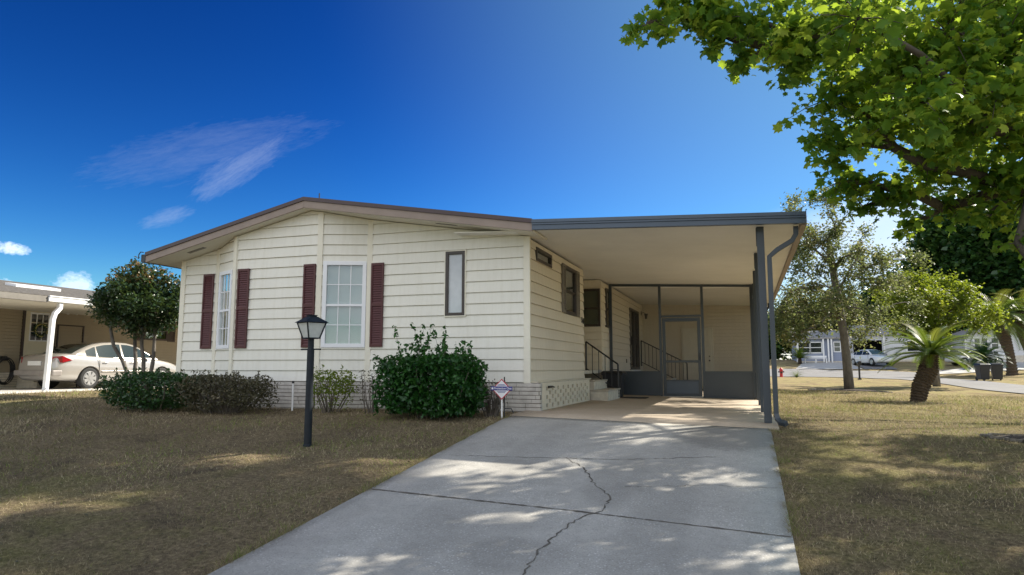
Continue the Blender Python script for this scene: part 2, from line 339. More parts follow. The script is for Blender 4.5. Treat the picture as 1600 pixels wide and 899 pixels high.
def np_mesh(name, verts, tris, k, material, parent=None, tint=None):
    """verts (n,3), faces (m,k) -> one mesh object, with a per-vertex 'tint'"""
    me = bpy.data.meshes.new(name); n, m = len(verts), len(tris)
    me.vertices.add(n); me.vertices.foreach_set('co', np.asarray(verts, np.float32).ravel())
    me.loops.add(m*k); me.loops.foreach_set('vertex_index', np.asarray(tris, np.int32).ravel())
    me.polygons.add(m); me.polygons.foreach_set('loop_start', np.arange(0, m*k, k, dtype=np.int32))
    me.update(calc_edges=True)
    if tint is not None:
        a = me.attributes.new('tint', 'FLOAT', 'POINT'); a.data.foreach_set('value', np.asarray(tint, np.float32))
    me.materials.append(material)
    o = bpy.data.objects.new(name, me); COL.objects.link(o)
    if parent is not None: o.parent = parent
    return o
LEAVES = {   # outline points + triangles
 'maple': (np.array([(0, 0, .03), (0, -.34, 0), (.30, -.44, -.03), (.31, -.14, .0), (.56, .0, -.06), (.36, .16, .0), (.30, .38, -.04), (.13, .33, 0), (0, .58, -.10), (-.13, .33, 0), (-.30, .38, -.04), (-.36, .16, .0), (-.56, .0, -.06), (-.31, -.14, .0), (-.30, -.44, -.03)]),
           [(0, i, i+1) for i in range(1, 14)]+[(0, 14, 1)]),
 'oval': (np.array([(0, -.5, 0), (.20, -.1, .05), (.16, .2, .05), (0, .5, -.06), (-.16, .2, .05), (-.20, -.1, .05)]),
          [(0, 1, 5), (1, 2, 5), (2, 4, 5), (2, 3, 4)]),
 'tri': (np.array([(-.3, -.4, 0), (.35, -.1, .06), (-.05, .55, 0), (-.35, .2, .05)]), [(0, 1, 2), (0, 2, 3)]),
}
def leaves(name, centers, size, kind, material, parent, droop=0.3, svar=0.35, tint=None, flat=0.5, seed=0):
    r = np.random.default_rng(seed); c = np.asarray(centers, float); n = len(c)
    T, F = LEAVES[kind]; k = len(T)
    nz = r.normal(size=(n, 3)); nz[:, 2] = np.abs(nz[:, 2])*1.0 + flat*1.6
    nz /= np.linalg.norm(nz, axis=1)[:, None]
    a = r.normal(size=(n, 3)); a -= nz*(a*nz).sum(1)[:, None]; a /= np.linalg.norm(a, axis=1)[:, None]; a[:, 2] -= droop; a /= np.linalg.norm(a, axis=1)[:, None]
    b = np.cross(nz, a); b /= np.linalg.norm(b, axis=1)[:, None]; nz2 = np.cross(a, b)
    s = size*(1+svar*r.uniform(-1, 1, n))
    V = c[:, None, :] + s[:, None, None]*(T[None, :, 0:1]*b[:, None, :] + T[None, :, 1:2]*a[:, None, :] + T[None, :, 2:3]*2.0*nz2[:, None, :])
    tr = (np.array(F)[None]+(np.arange(n)*k)[:, None, None]).reshape(-1, 3)
    tt = r.uniform(0, 1, n) if tint is None else np.asarray(tint)
    return np_mesh(name, V.reshape(-1, 3), tr, 3, material, parent, np.repeat(tt, k))
def clip(poly, f):
    """Sutherland-Hodgman: keep points with f(p) >= 0"""
    out = []
    for i in range(len(poly)):
        a, b = poly[i], poly[(i+1) % len(poly)]; fa, fb = f(a), f(b)
        if fa >= 0: out.append(a)
        if (fa >= 0) != (fb >= 0):
            t = fa/(fa-fb); out.append((a[0]+(b[0]-a[0])*t, a[1]+(b[1]-a[1])*t))
    return out
def lap_siding(mb, o, u, n, poly, z0=0.5, row=0.203, lip=0.022, holes=(), base=0.0, mi=0, gap=0.013):
    """lapped boards over a wall outline poly[(u,z)], with window openings; the face leans out to a lip at each board's foot"""
    us = sorted({p[0] for p in poly} | {h[0] for h in holes} | {h[1] for h in holes})
    pieces = []
    for a, b in zip(us[:-1], us[1:]):
        pc = clip(clip(poly, lambda p: p[0]-a), lambda p: b-p[0])
        if len(pc) < 3: continue
        hz = [h for h in holes if h[0] <= a+1e-6 and h[1] >= b-1e-6]
        if not hz: pieces.append(pc)
        else:
            h = hz[0]; pieces.append(clip(pc, lambda p: h[2]-p[1])); pieces.append(clip(pc, lambda p: p[1]-h[3]))
    zmax = max(p[1] for p in poly); zmin = min(p[1] for p in poly)
    k0 = int(math.floor((zmin-z0)/row)); k1 = int(math.ceil((zmax-z0)/row))
    P = lambda q, d: (o[0]+u[0]*q[0]+n[0]*d, o[1]+u[1]*q[0]+n[1]*d, q[1])
    for pc in pieces:
        if len(pc) < 3: continue
        if gap: mb.hexa([P(p, base-0.032) for p in pc], [P(p, base-0.012) for p in pc], mi)
        for k in range(k0, k1):
            za, zb = z0+k*row, z0+(k+1)*row
            q = clip(clip(pc, lambda p: p[1]-za), lambda p: zb-p[1])
            if len(q) < 3: continue
            off = lambda p: base + 0.003 + lip*(1-(p[1]-za)/row)
            q = clip(q, lambda p: p[1]-za-gap)
            if len(q) < 3: continue
            front = [P(p, off(p)) for p in q]; back = [P(p, base-0.010) for p in q]
            mb.hexa(back, front, mi)
def text_mesh(name, body, size, material, parent, loc, rot, extrude=0.002, bold=0.0, align='CENTER'):
    cu = bpy.data.curves.new(name, 'FONT'); cu.body = body; cu.size = size; cu.align_x = align; cu.align_y = 'CENTER'; cu.extrude = extrude; cu.offset = bold
    tmp = bpy.data.objects.new(name, cu); COL.objects.link(tmp)
    dg = bpy.context.evaluated_depsgraph_get(); dg.update()
    me = bpy.data.meshes.new_from_object(tmp.evaluated_get(dg)); bpy.data.objects.remove(tmp)
    me.materials.clear(); me.materials.append(material)
    o = bpy.data.objects.new(name, me); COL.objects.link(o); o.parent = parent; o.location = loc; o.rotation_euler = rot
    return o
def copy_tree(o, parent=None):
    c = o.copy(); COL.objects.link(c)
    if parent is not None: c.parent = parent
    for ch in list(o.children): copy_tree(ch, c)
    return c

# ------------------------------------------------------------------ terrain
def ss(a, b, x):
    t = np.clip((x-a)/(b-a), 0, 1); return t*t*(3-2*t)
def slope(y):
    s = 10.6-y
    return np.where(s < -1, 0.0, 0.105*np.where(s < 1, (s+1)**2/4, np.minimum(s, 14)))
def hump(x, y):   # slight unevenness of the lawn, none near the slabs
    k = ss(0.6, 2.5, x)*ss(8, 14, y) + ss(-4.5, -6, x)*0
    return 0.035*k*np.sin(x*0.9+1.1)*np.sin(y*0.55+0.4)
def terrain(x, y):
    x = np.asarray(x, float); y = np.asarray(y, float)
    z = -slope(y) - 0.025*(np.clip(x, -3.65, 6)+3.65)*(1-ss(30, 50, y)) + 1.65*ss(54, 84, y) + 0.1*(1-ss(-18, -12, x))
    return z + hump(x, y)
def tz(x, y): return float(terrain(x, y))
# ================================================================== SETTING
def grid_sheet(name, xs, ys, zf, material, thick=0.0, kind='structure', parent=None):
    X, Y = np.meshgrid(xs, ys); Z = zf(X, Y); n, m = X.shape
    v = np.stack([X, Y, Z], -1).reshape(-1, 3)
    i = np.arange(n*m).reshape(n, m)
    f = np.stack([i[:-1, :-1], i[:-1, 1:], i[1:, 1:], i[1:, :-1]], -1).reshape(-1, 4)
    if thick:
        edge = list(i[0, :])+list(i[1:, -1])+list(i[-1, ::-1][1:])+list(i[::-1, 0][1:])
        e = np.array(edge); low = v[e].copy(); low[:, 2] -= thick; b = len(v); v = np.vstack([v, low]); k = len(e)
        fs = [(e[j+1], e[j], b+j, b+j+1) for j in range(k-1)]
        f = np.vstack([f, np.array(fs)])
    o = np_mesh(name, v, f, 4, material, parent)
    if kind: o['kind'] = kind
    return o
xs = np.unique(np.concatenate([[-1500, -700, -300, -150, -90, -60, -45, -35], np.arange(-30, 30, 0.5), [32, 36, 42, 50, 60, 75, 100, 150, 300, 700, 1500]]))
ys = np.unique(np.concatenate([[-300, -100, -40, -20, -10], np.arange(-6, 30, 0.4), np.arange(30, 92, 1.0), [95, 100, 120, 160, 300, 700, 1500]]))
ground = grid_sheet('ground', xs, ys, terrain, M['lawn'])
for p in ground.data.polygons: p.use_smooth = True
lin = np.linspace
drive = grid_sheet('driveway', lin(-3.62, 0.30, 9), lin(-5, 10.62, 60), lambda x, y: terrain(x, y)+0.022, M['concrete'], 0.12)
pad = grid_sheet('carport_slab', lin(-3.66, 0.42, 6), lin(10.64, 26.4, 20), lambda x, y: terrain(x, y)+0.030, M['padmat'], 0.12)
def ribbon(name, pts, width, material, parent, jit=0.0, lift=0.026, seed=1):
    r = random.Random(seed); P = []
    for a, b in zip(pts[:-1], pts[1:]):
        n = max(2, int(math.hypot(b[0]-a[0], b[1]-a[1])/0.05))
        for i in range(n):
            t = i/n; P.append((a[0]+(b[0]-a[0])*t+r.uniform(-jit, jit), a[1]+(b[1]-a[1])*t+r.uniform(-jit, jit)))
    P.append(pts[-1]); mb = MB(); L = []; Rr = []
    for i, p in enumerate(P):
        q = P[min(i+1, len(P)-1)]; o = P[max(i-1, 0)]; d = Vector((q[0]-o[0], q[1]-o[1])).normalized(); w_ = width*r.uniform(0.2, 1.6)/2
        for s, arr in ((1, L), (-1, Rr)):
            x, y = p[0]-d.y*w_*s, p[1]+d.x*w_*s; arr.append((x, y, tz(x, y)+lift))
    k = len(P); mb.add(L+Rr, [(i, k+i, k+i+1, i+1) for i in range(k-1)])
    return mb.build(name, material, parent)
ribbon('crack', [(-2.04, 8.0), (-1.75, 7.6), (-1.5, 7.0), (-1.27, 6.6), (-1.25, 6.26), (-1.41, 5.94), (-1.5, 5.52), (-1.53, 5.08), (-1.5, 4.5), (-1.65, 3.6)], 0.013, M['crack'], drive, 0.022, seed=3)
ribbon('crack', [(-3.6, 7.72), (-2.67, 7.86), (-2.04, 8.0), (-1.56, 8.05), (-0.37, 8.54)], 0.010, M['crack'], drive, 0.02, seed=4)
ribbon('crack', [(-1.2, 7.0), (-0.4, 7.3), (0.25, 7.4)], 0.006, M['crack'], drive, 0.02, seed=5)
ribbon('expansion_joint', [(-3.61, 6.2), (-1.48, 6.12), (0.29, 5.99)], 0.026, M['crack'], drive, 0.003, seed=6)
ribbon('expansion_joint', [(-3.61, 1.8), (0.29, 1.7)], 0.03, M['crack'], drive, 0.004, seed=7)
nslab = grid_sheet('neighbour_slab', lin(-22.2, -18.0, 5), lin(9.0, 26, 12), lambda x, y: np.full_like(x, 0.13), M['palecon'], 0.1)

def strip(name, L, Rt, material, lift, n=14):
    """sheet between two plan polylines, draped over the terrain"""
    def res(P):
        P = [Vector(p) for p in P]; d = [0]
        for a, b in zip(P[:-1], P[1:]): d.append(d[-1]+(b-a).length)
        out = []
        for i in range(n*len(P)):
            s = d[-1]*i/(n*len(P)-1)
            for j in range(len(P)-1):
                if s <= d[j+1]+1e-6: t = (s-d[j])/(d[j+1]-d[j]); out.append(P[j].lerp(P[j+1], t)); break
        return out
    A, B = res(L), res(Rt); k = min(len(A), len(B)); m = 7; v = []
    for i in range(k):
        for j in range(m):
            p = A[i].lerp(B[i], j/(m-1)); v.append((p.x, p.y, tz(p.x, p.y)+lift))
    f = [(i*m+j, i*m+j+1, (i+1)*m+j+1, (i+1)*m+j) for i in range(k-1) for j in range(m-1)]
    o = np_mesh(name, v, f, 4, material); o['kind'] = 'structure'; return o
strip('street', [(9.9, -60), (9.9, 20), (9.7, 40), (9.3, 50), (8.2, 55.5), (4, 57.2), (-60, 57.5)], [(14, -60), (13.6, 20), (12.9, 40), (12.8, 50), (13.5, 63), (5, 66.3), (-60, 66.5)], M['asphalt'], 0.03)
strip('driveway', [(4.2, 66.2), (5.4, 74.2)], [(9.6, 66.2), (9.4, 74.2)], M['palecon'], 0.05)
strip('driveway', [(9.7, 66.0), (9.9, 76)], [(12.2, 65.6), (12.6, 76)], M['asphalt'], 0.05)
strip('driveway', [(13.2, 60.0), (21.5, 66.2), (25, 70)], [(13.3, 63.3), (20.5, 69.6), (24, 76)], M['palecon'], 0.05)

# ================================================================== MOBILE HOME
YF, XW, XL = 11.57, -3.65, -11.42
def zr(x): return 3.22+(x+11.6)*0.2265 if x < -7.98 else 4.04-(x+7.98)*0.1645
def zs(x): return zr(x)-0.205
home = thing('mobile_home', 'cream sided single storey house with maroon shutters and a bay front', 'house', (-7.5, YF, 0))
def hp(mb, name, m, bevel=0.0, parent=None, smooth=False):
    """part of the home, modelled in world space"""
    o = mb.build(name, m, parent or home, smooth=smooth, bevel=bevel)
    if parent is None: o.location = (7.5, -YF, 0)
    return o
BAY = [(XL, YF), (-10.5, YF), (-9.76, 11.22), (-7.76, 11.22), (-6.86, YF), (XW, YF)]
WINS = {1: (0.13, 0.70, 1.17, 2.74), 3: (0.09, 0.885, 1.17, 2.80), 4: (1.64, 1.99, 1.74, 2.90)}
mb = MB(); seg = []
for i, (a, b) in enumerate(zip(BAY[:-1], BAY[1:])):
    L = math.hypot(b[0]-a[0], b[1]-a[1]); u = ((b[0]-a[0])/L, (b[1]-a[1])/L); n = (u[1], -u[0]); seg.append((a, u, n, L))
    poly = [(0, 0.50), (L, 0.50), (L, zs(b[0])-0.002)]
    if a[0] < -7.98 < b[0]: poly.append(((-7.98-a[0])/u[0], zs(-7.98)-0.002))
    poly.append((0, zs(a[0])-0.002))
    holes = [WINS[i]] if i in WINS else []
    lap_siding(mb, a, u, n, poly, 0.50, 0.203, 0.022, holes)
hp(mb, 'front_wall', M['cream'])
# corner boards
for (x, y), u in zip(BAY, [(1, 0), (.95, -.3), (.95, -.3), (.95, .3), (.95, .3), (1, 0)]):
    mb = MB(); w_ = 0.052 if x not in (XL, XW) else 0.06
    n = (u[1], -u[0])
    mb.obox((x, y), u, n, -w_, w_, -0.02, 0.036, 0.485, zs(x)-0.004)
    hp(mb, 'corner_trim', M['trim'], 0.004)
def window(parent, o, u, hole, frame, glassm, back, fw=0.055, muntin=True, proud=0.038, mid=True, plocal=None, blind_name='blind', label=None):
    """double hung window: frame > panes, sash rail, muntins, blind behind the glass"""
    n = (u[1], -u[0]); u0, u1, z0, z1 = hole
    mb = MB()
    for a, b, c, d in ((u0-.02, u0+fw, z0-.02, z1+.02), (u1-fw, u1+.02, z0-.02, z1+.02), (u0+fw, u1-fw, z1-fw, z1+.02), (u0+fw, u1-fw, z0-.02, z0+fw)):
        mb.obox(o, u, n, a, b, -0.09, proud, c, d)
    zm = (z0+z1)/2-0.02
    if mid: mb.obox(o, u, n, u0+fw, u1-fw, -0.06, proud-0.012, zm-0.022, zm+0.022)
    fr = mb.build('window', frame, parent, bevel=0.003)
    if parent is home: fr.location = (7.5, -YF, 0)
    if label: fr['label'] = label
    g = MB(); g.obox(o, u, n, u0+fw, u1-fw, -0.004, 0.0, z0+fw, z1-fw); g.build('pane', glassm, fr)
    if muntin:
        q = MB(); w3 = (u1-u0-2*fw)/3
        for (za, zb) in ((z0+fw, zm-.022), (zm+.022, z1-fw)):
            for k in (1, 2): q.obox(o, u, n, u0+fw+w3*k-.008, u0+fw+w3*k+.008, 0.001, 0.012, za, zb)
            q.obox(o, u, n, u0+fw, u1-fw, 0.001, 0.011, (za+zb)/2-.008, (za+zb)/2+.008)
        q.build('muntin', frame, fr)
    if back:
        c = MB()
        if back == 'blind':
            k = int((z1-z0)/0.035)
            for i in range(k):
                za = z0+0.02+i*0.035
                p = lambda a, d, z: (o[0]+u[0]*a+n[0]*d, o[1]+u[1]*a+n[1]*d, z)
                c.add([p(u0+.03, -0.075, za), p(u1-.03, -0.075, za), p(u1-.03, -0.062, za+0.034), p(u0+.03, -0.062, za+0.034)], [(0, 1, 2, 3)])
            c.build('blind', M['blind'], fr)
        elif back == 'curtain':
            k = 36; pts = []
            for i in range(k+1):
                a = u0+.02+(u1-u0-.04)*i/k; d = -0.085+0.012*math.sin(i*1.7)
                pts += [(o[0]+u[0]*a+n[0]*d, o[1]+u[1]*a+n[1]*d, z0+.02), (o[0]+u[0]*a+n[0]*d, o[1]+u[1]*a+n[1]*d, z1-.02)]
            c.add(pts, [(2*i, 2*i+2, 2*i+3, 2*i+1) for i in range(k)]); c.build('curtain', M['curtain'], fr)
    return fr
window(home, seg[1][0], seg[1][1], WINS[1], M['vinyl'], M['glass'], 'curtain', label='narrow looking white window on the left angled side of the bay')
window(home, seg[3][0], seg[3][1], WINS[3], M['vinyl'], M['glass'], 'blind', label='white window on the right angled side of the bay')
wn = window(home, seg[4][0], seg[4][1], WINS[4], M['bronze'], M['obscure'], None, fw=0.035, muntin=False, mid=False, label='tall narrow frosted window with bronze frame')
mb = MB(); o_, u_, n_, L_ = seg[4]
for a, b, c, d in ((1.60, 1.618, 1.70, 2.94), (2.012, 2.03, 1.70, 2.94), (1.618, 2.012, 1.70, 1.718), (1.618, 2.012, 2.922, 2.94)): mb.obox(o_, u_, n_, a, b, 0.0, 0.034, c, d)
mb.build('casing', M['trim'], wn)
mb = MB(); mb.obox(seg[2][0], seg[2][1], seg[2][2], 0.3, 0.5, -0.4, -0.2, 1, 1.2)
def shutter(o, u, u0, u1, z0, z1, m=M['maroon'], parent=home, slat=0.045, loc=(7.5, -YF, 0), depth=0.024):
    n = (u[1], -u[0]); mb = MB(); st = 0.035; d = depth
    for a, b, c, e in ((u0, u0+st, z0, z1), (u1-st, u1, z0, z1), (u0+st, u1-st, z1-.05, z1), (u0+st, u1-st, z0, z0+.05), (u0+st, u1-st, (z0+z1)/2-.03, (z0+z1)/2+.03)):
        mb.obox(o, u, n, a, b, d, d+0.026, c, e)
    mb.obox(o, u, n, u0+st, u1-st, d-0.003, d+0.003, z0+.05, z1-.05)
    p = lambda a, q, z: (o[0]+u[0]*a+n[0]*q, o[1]+u[1]*a+n[1]*q, z)
    for s0, s1 in ((z0+.05, (z0+z1)/2-.03), ((z0+z1)/2+.03, z1-.05)):
        k = int((s1-s0)/slat)
        for i in range(k):
            za = s0+(s1-s0)*i/k; zb = s0+(s1-s0)*(i+0.9)/k
            mb.add([p(u0+st, d+.022, za), p(u1-st, d+.022, za), p(u1-st, d+.006, zb), p(u0+st, d+.006, zb), p(u0+st, d+.004, za), p(u1-st, d+.004, za)], [(0, 1, 2, 3), (4, 5, 1, 0)])
    o2 = mb.build('shutter', m, parent); o2.location = loc; return o2
shutter(seg[0][0], seg[0][1], 0.56, 0.83, 1.16, 2.74)
shutter(seg[2][0], seg[2][1], 0.09, 0.37, 1.15, 2.75)
shutter(seg[2][0], seg[2][1], 1.66, 1.93, 1.15, 2.77)
shutter(seg[4][0], seg[4][1], 0.055, 0.325, 1.16, 2.78)
# side wall under the carport, alcove, inner wall
mb = MB(); ux, nx = (0, 1), (1, 0); zc = lambda x: 3.125-0.042*(x+3.36)
SW = {'vent': (0.50, 1.53, 2.77, 2.99), 'a': (2.62, 3.60, 1.95, 2.96)}
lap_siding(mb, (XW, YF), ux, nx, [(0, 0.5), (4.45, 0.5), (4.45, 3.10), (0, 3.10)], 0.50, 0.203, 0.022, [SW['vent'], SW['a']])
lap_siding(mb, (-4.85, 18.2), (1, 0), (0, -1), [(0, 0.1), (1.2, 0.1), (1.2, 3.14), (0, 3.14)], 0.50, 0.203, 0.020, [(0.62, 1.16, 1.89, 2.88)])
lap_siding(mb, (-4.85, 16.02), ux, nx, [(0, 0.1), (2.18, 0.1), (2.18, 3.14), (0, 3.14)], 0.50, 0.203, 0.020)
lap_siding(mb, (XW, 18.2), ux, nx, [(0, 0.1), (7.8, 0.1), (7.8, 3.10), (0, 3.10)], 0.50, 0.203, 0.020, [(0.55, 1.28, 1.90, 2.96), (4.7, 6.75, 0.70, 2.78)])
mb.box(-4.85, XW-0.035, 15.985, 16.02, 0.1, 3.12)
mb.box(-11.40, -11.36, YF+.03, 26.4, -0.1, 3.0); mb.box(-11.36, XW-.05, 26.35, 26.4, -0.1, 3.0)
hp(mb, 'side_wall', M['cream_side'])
mb = MB(); mb.box(-4.83, XW, 16.04, 18.16, 0.62, 0.70); hp(mb, 'entry_landing', M['step'])
wv = window(home, (XW, YF), ux, SW['vent'], M['bronze'], M['darkglass'], None, fw=0.04, muntin=False, mid=False, label='small high vent window near the front corner')
mb = MB()
for k in range(4): mb.obox((XW, YF), ux, nx, 0.54, 1.49, -0.03, -0.024, 2.81+k*0.035, 2.84+k*0.035)
mb.build('louvre', M['greyshut'], wv)
window(home, (XW, YF), ux, SW['a'], M['bronze'], M['darkglass'], 'blind', fw=0.05, muntin=False, label='bronze framed window between grey shutters on the carport side')
shutter((XW, YF), ux, 2.36, 2.60, 1.93, 2.98, M['greyshut'], slat=0.05)
shutter((XW, YF), ux, 3.62, 3.92, 1.93, 2.98, M['greyshut'], slat=0.05)
window(home, (-4.85, 18.2), (1, 0), (0.62, 1.16, 1.89, 2.88), M['bronze'], M['darkglass'], 'blind', fw=0.04, muntin=False, label='dark framed window at the end of the entry recess')
window(home, (XW, 18.2), ux, (0.55, 1.28, 1.90, 2.96), M['bronze'], M['darkglass'], None, fw=0.05, muntin=False, label='dark framed window beside the screen wall')
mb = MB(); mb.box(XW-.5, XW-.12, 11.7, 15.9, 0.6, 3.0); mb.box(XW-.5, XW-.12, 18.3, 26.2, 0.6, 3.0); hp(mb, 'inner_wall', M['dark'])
# glazed door inside the porch
mb = MB(); o2 = (XW, 18.2)
for a, b, c, d in ((4.7, 4.78, .70, 2.78), (6.67, 6.75, .70, 2.78), (4.78, 6.67, 2.70, 2.78), (4.78, 6.67, .70, .78), (5.68, 5.76, .78, 2.70)): mb.obox(o2, ux, nx, a, b, -0.06, 0.035, c, d)
dr = hp(mb, 'door', M['bronze'], 0.003); dr['label'] = 'dark glazed sliding door inside the screened porch'
g = MB(); g.obox(o2, ux, nx, 4.78, 5.68, -0.03, -0.02, .78, 2.70); g.obox(o2, ux, nx, 5.76, 6.67, -0.05, -0.04, .78, 2.70); g.build('pane', M['darkglass'], dr)
g = MB(); g.obox(o2, ux, nx, 5.70, 5.74, 0.036, 0.07, 1.55, 1.85); g.build('handle', M['black'], dr)
g = MB(); g.obox(o2, ux, nx, 4.65, 6.8, 0.0, 0.05, .64, .69); hp(g, 'door_sill', M['white'])
# wall lantern inside, electric box, house number
mb = MB(); mb.tube([(XW+.03, 25.6, 2.78), (XW+.12, 25.6, 2.80), (XW+.20, 25.6, 2.74)], 0.012, 6); mb.tube([(XW+.2, 25.6, 2.75), (XW+.2, 25.6, 2.70), (XW+.2, 25.6, 2.56)], [0.08, 0.06, 0.035], 8); mb.box(XW+.02, XW+.035, 25.55, 25.65, 2.70, 2.86)
hp(mb, 'wall_lantern', M['bronze'])
mb = MB(); mb.box(XW+.02, XW+.05, 22.0, 22.08, .92, 1.04); hp(mb, 'outlet_cover', M['greyshut'], 0.004)
for k, ch in enumerate('50'):
    t_ = text_mesh('house_number', ch, 0.19, M['black'], home, (XW+.03+7.5, 15.76+0.13*k-YF, 1.88-0.02*k), (R(90), 0, R(90)), 0.004, 0.004)
mb = MB(); mb.box(XW+.024, XW+.04, YF+.15, YF+.19, 2.0, 2.0+.001); 
# whitewashed brick skirt
def bricks(name, o, u, L, z0, z1, parent, out=0.07, m=M['brickwhite'], row=0.073, loc=(7.5, -YF, 0), seed=2, bl=0.40):
    r = random.Random(seed); n = (u[1], -u[0]); mb = MB(); k = int(round((z1-z0)/row)); row = (z1-z0)/k
    mb.obox(o, u, n, 0, L, -0.02, out-0.014, z0-.35, z1-.004, 1)
    for i in range(k):
        a = -r.uniform(0, bl)
        while a < L:
            b = a+bl*r.uniform(.7, 1.3); aa, bb = max(0, a)+.003, min(L, b)-.004
            if bb-aa > .03:
                j = r.uniform(-.006, .008); mb.obox(o, u, n, aa, bb, out-0.016, out+j, z0+i*row+.003, z0+(i+1)*row-.008, 0)
            a = b
    q = mb.build(name, [m, M['mortar']], parent, bevel=0.003); q.location = loc; return q
for i in range(5):
    a, u, n, L = seg[i]; ext = 0.25 if i == 4 else 0
    bricks('skirting', a, u, L+ext, -0.06, 0.50, home, seed=i+2)
bricks('skirting', (XW+.175, YF-.06), (0, 1), 0.12, -0.06, 0.50, home, out=.075, seed=9, bl=.3)
# pierced block panel along the side
mb = MB(); rr = random.Random(5); c_w, r_h = 0.193, 0.0745; nc = 20; y0 = YF+.06
for j in range(7):
    c = 0
    while c < nc:
        hole = 1 <= c < nc-1 and 0 < j < 6 and ((c+j) % 2 == 0)
        if not hole:
            e = c
            while e+1 < nc and not (1 <= e+1 < nc-1 and 0 < j < 6 and ((e+1+j) % 2 == 0)): e += 1
            mb.box(-3.43, -3.40, y0+c*c_w, y0+(e+1)*c_w, -0.02+j*r_h, -0.02+(j+1)*r_h); c = e+1
        else:
            if True: mb.box(-3.43, -3.401, y0+c*c_w, y0+c*c_w+.075, -0.02+j*r_h, -0.02+(j+1)*r_h)
            c += 1
lat = hp(mb, 'pierced_block_panel', M['block'])
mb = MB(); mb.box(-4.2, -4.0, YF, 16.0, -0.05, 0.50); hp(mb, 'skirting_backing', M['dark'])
mb = MB(); mb.box(XW-.02, -3.46, YF+.02, 15.98, 0.503, 0.522); hp(mb, 'sill_ledge', M['block'])
mb = MB(); mb.tube([(-3.42, 12.05, .42), (-3.37, 12.05, .42), (-3.36, 12.14, .43), (-3.36, 12.3, .41)], 0.012, 6); mb.box(-3.40, -3.37, 12.0, 12.2, .40, .44); hp(mb, 'hose_bib', M['black'])
# roof
y0, y1 = 10.95, 26.8
def roofslab(mb, xa, xb, t0, t1, ya, yb, k=1):
    mb.hexa([(xa, ya, zr(xa)-t1), (xb, ya, zr(xb)-t1), (xb, yb, zr(xb)-t1), (xa, yb, zr(xa)-t1)], [(xa, ya, zr(xa)-t0), (xb, ya, zr(xb)-t0), (xb, yb, zr(xb)-t0), (xa, yb, zr(xa)-t0)])
XE0, XE1, XR = -11.86, -3.36, -7.98
mb = MB(); roofslab(mb, XE0, XR, 0.0, 0.05, y0+.005, y1); roofslab(mb, XR, XE1, 0.0, 0.05, y0+.005, y1)
rf = hp(mb, 'roof', M['shingle'])
mb = MB()
for xa, xb in ((XE0, XR), (XR, XE1)): roofslab(mb, xa, xb, -0.012, 0.062, y0-.035, y0+.004)
mb.build('drip_edge', M['drip'], rf)
mb = MB()
for xa, xb in ((XE0, XR), (XR, XE1)): roofslab(mb, xa, xb, 0.063, 0.20, y0-.012, y0+.022)
roofslab(mb, XE0, XE0+.025, 0.046, 0.20, y0+.022, y1)
mb.build('fascia', M['taupe'], rf, bevel=0.004)
mb = MB()
for xa, xb in ((XE0+.025, XR), (XR, XE1)): roofslab(mb, xa, xb, 0.165, 0.195, y0+.022, YF+.3)
roofslab(mb, XE0+.025, XL+.02, 0.165, 0.195, YF+.3, y1)
mb.build('soffit', M['soffit'], rf)
for xa in (-11.0, -5.3): mb = MB(); roofslab(mb, xa, xa+.42, 0.196, 0.200, y0+.22, y0+.32); mb.build('soffit_vent', M['greyshut'], rf)
mb = MB(); g0 = zr(XE0)
mb.box(XE0-.11, XE0-.002, y0-.02, y1, g0-.19, g0-.03); mb.tube([(XE0-.02, y0-.05, g0+.01), (XE0-.10, y0-.05, g0+.02), (XE0-.15, y0-.045, g0-.03), (XE0-.16, y0-.04, g0-.12)], 0.011, 6)
mb.build('gutter', M['plastic'], rf)
mb = MB(); mb.tube([(-5.4, 16, zr(-5.4)-.02), (-5.4, 16, zr(-5.4)+.20)], 0.06, 12); mb.tube([(-5.4, 16, zr(-5.4)+.20), (-5.4, 16, zr(-5.4)+.26)], 0.085, 12); mb.build('vent_pipe', M['greyshut'], rf, smooth=False)
mb = MB(); mb.tube([(-9.07, 13.0, zr(-9.07)-.02), (-9.07, 13.0, 4.72)], 0.014, 8); mb.build('antenna_mast', M['black'], rf)

# ================================================================== CARPORT
cp = thing('carport', 'attached carport with slate blue posts and a flat white ceiling', 'carport', (-1.5, 11.3, 0))
def cpart(mb, name, m, bevel=0.0, parent=None):
    o = mb.build(name, m, parent or cp, bevel=bevel)
    if parent is None: o.location = (1.5, -11.3, 0)
    return o
def cslab(mb, xa, xb, ya, yb, t0, t1):
    mb.hexa([(xa, ya, zc(xa)+t0), (xb, ya, zc(xb)+t0), (xb, yb, zc(xb)+t0), (xa, yb, zc(xa)+t0)], [(xa, ya, zc(xa)+t1), (xb, ya, zc(xb)+t1), (xb, yb, zc(xb)+t1), (xa, yb, zc(xa)+t1)])
mb = MB(); cslab(mb, -3.355, .86, 10.98, 26.5, 0, .12); cslab(mb, XW-1.3, -3.357, 11.25, 26.3, .012, .03)
roof_c = cpart(mb, 'roof_panel', M['ceiling'])
mb = MB(); cslab(mb, -3.355, .93, 10.90, 10.978, -.03, .05); cslab(mb, -3.355, .935, 10.885, 10.978, .052, .085); cslab(mb, -3.355, .94, 10.875, 10.978, .087, .145)
cpart(mb, 'front_fascia', M['slate_light'], 0.003)
mb = MB(); cslab(mb, .862, .95, 10.98, 26.5, -.045, .14); cpart(mb, 'side_gutter', M['taupe'], 0.006)
for y in (11.3, 13.9, 16.5, 19.05, 22.6, 26.1):
    mb = MB(); b = tz(.3, y)+.031
    mb.box(.235, .345, y-.05, y+.05, b, zc(.3)-.002)
    mb.box(.225, .235, y-.035, y+.035, zc(.3)-.30, zc(.3)-.01)
    cpart(mb, 'post', M['slate'], 0.005)
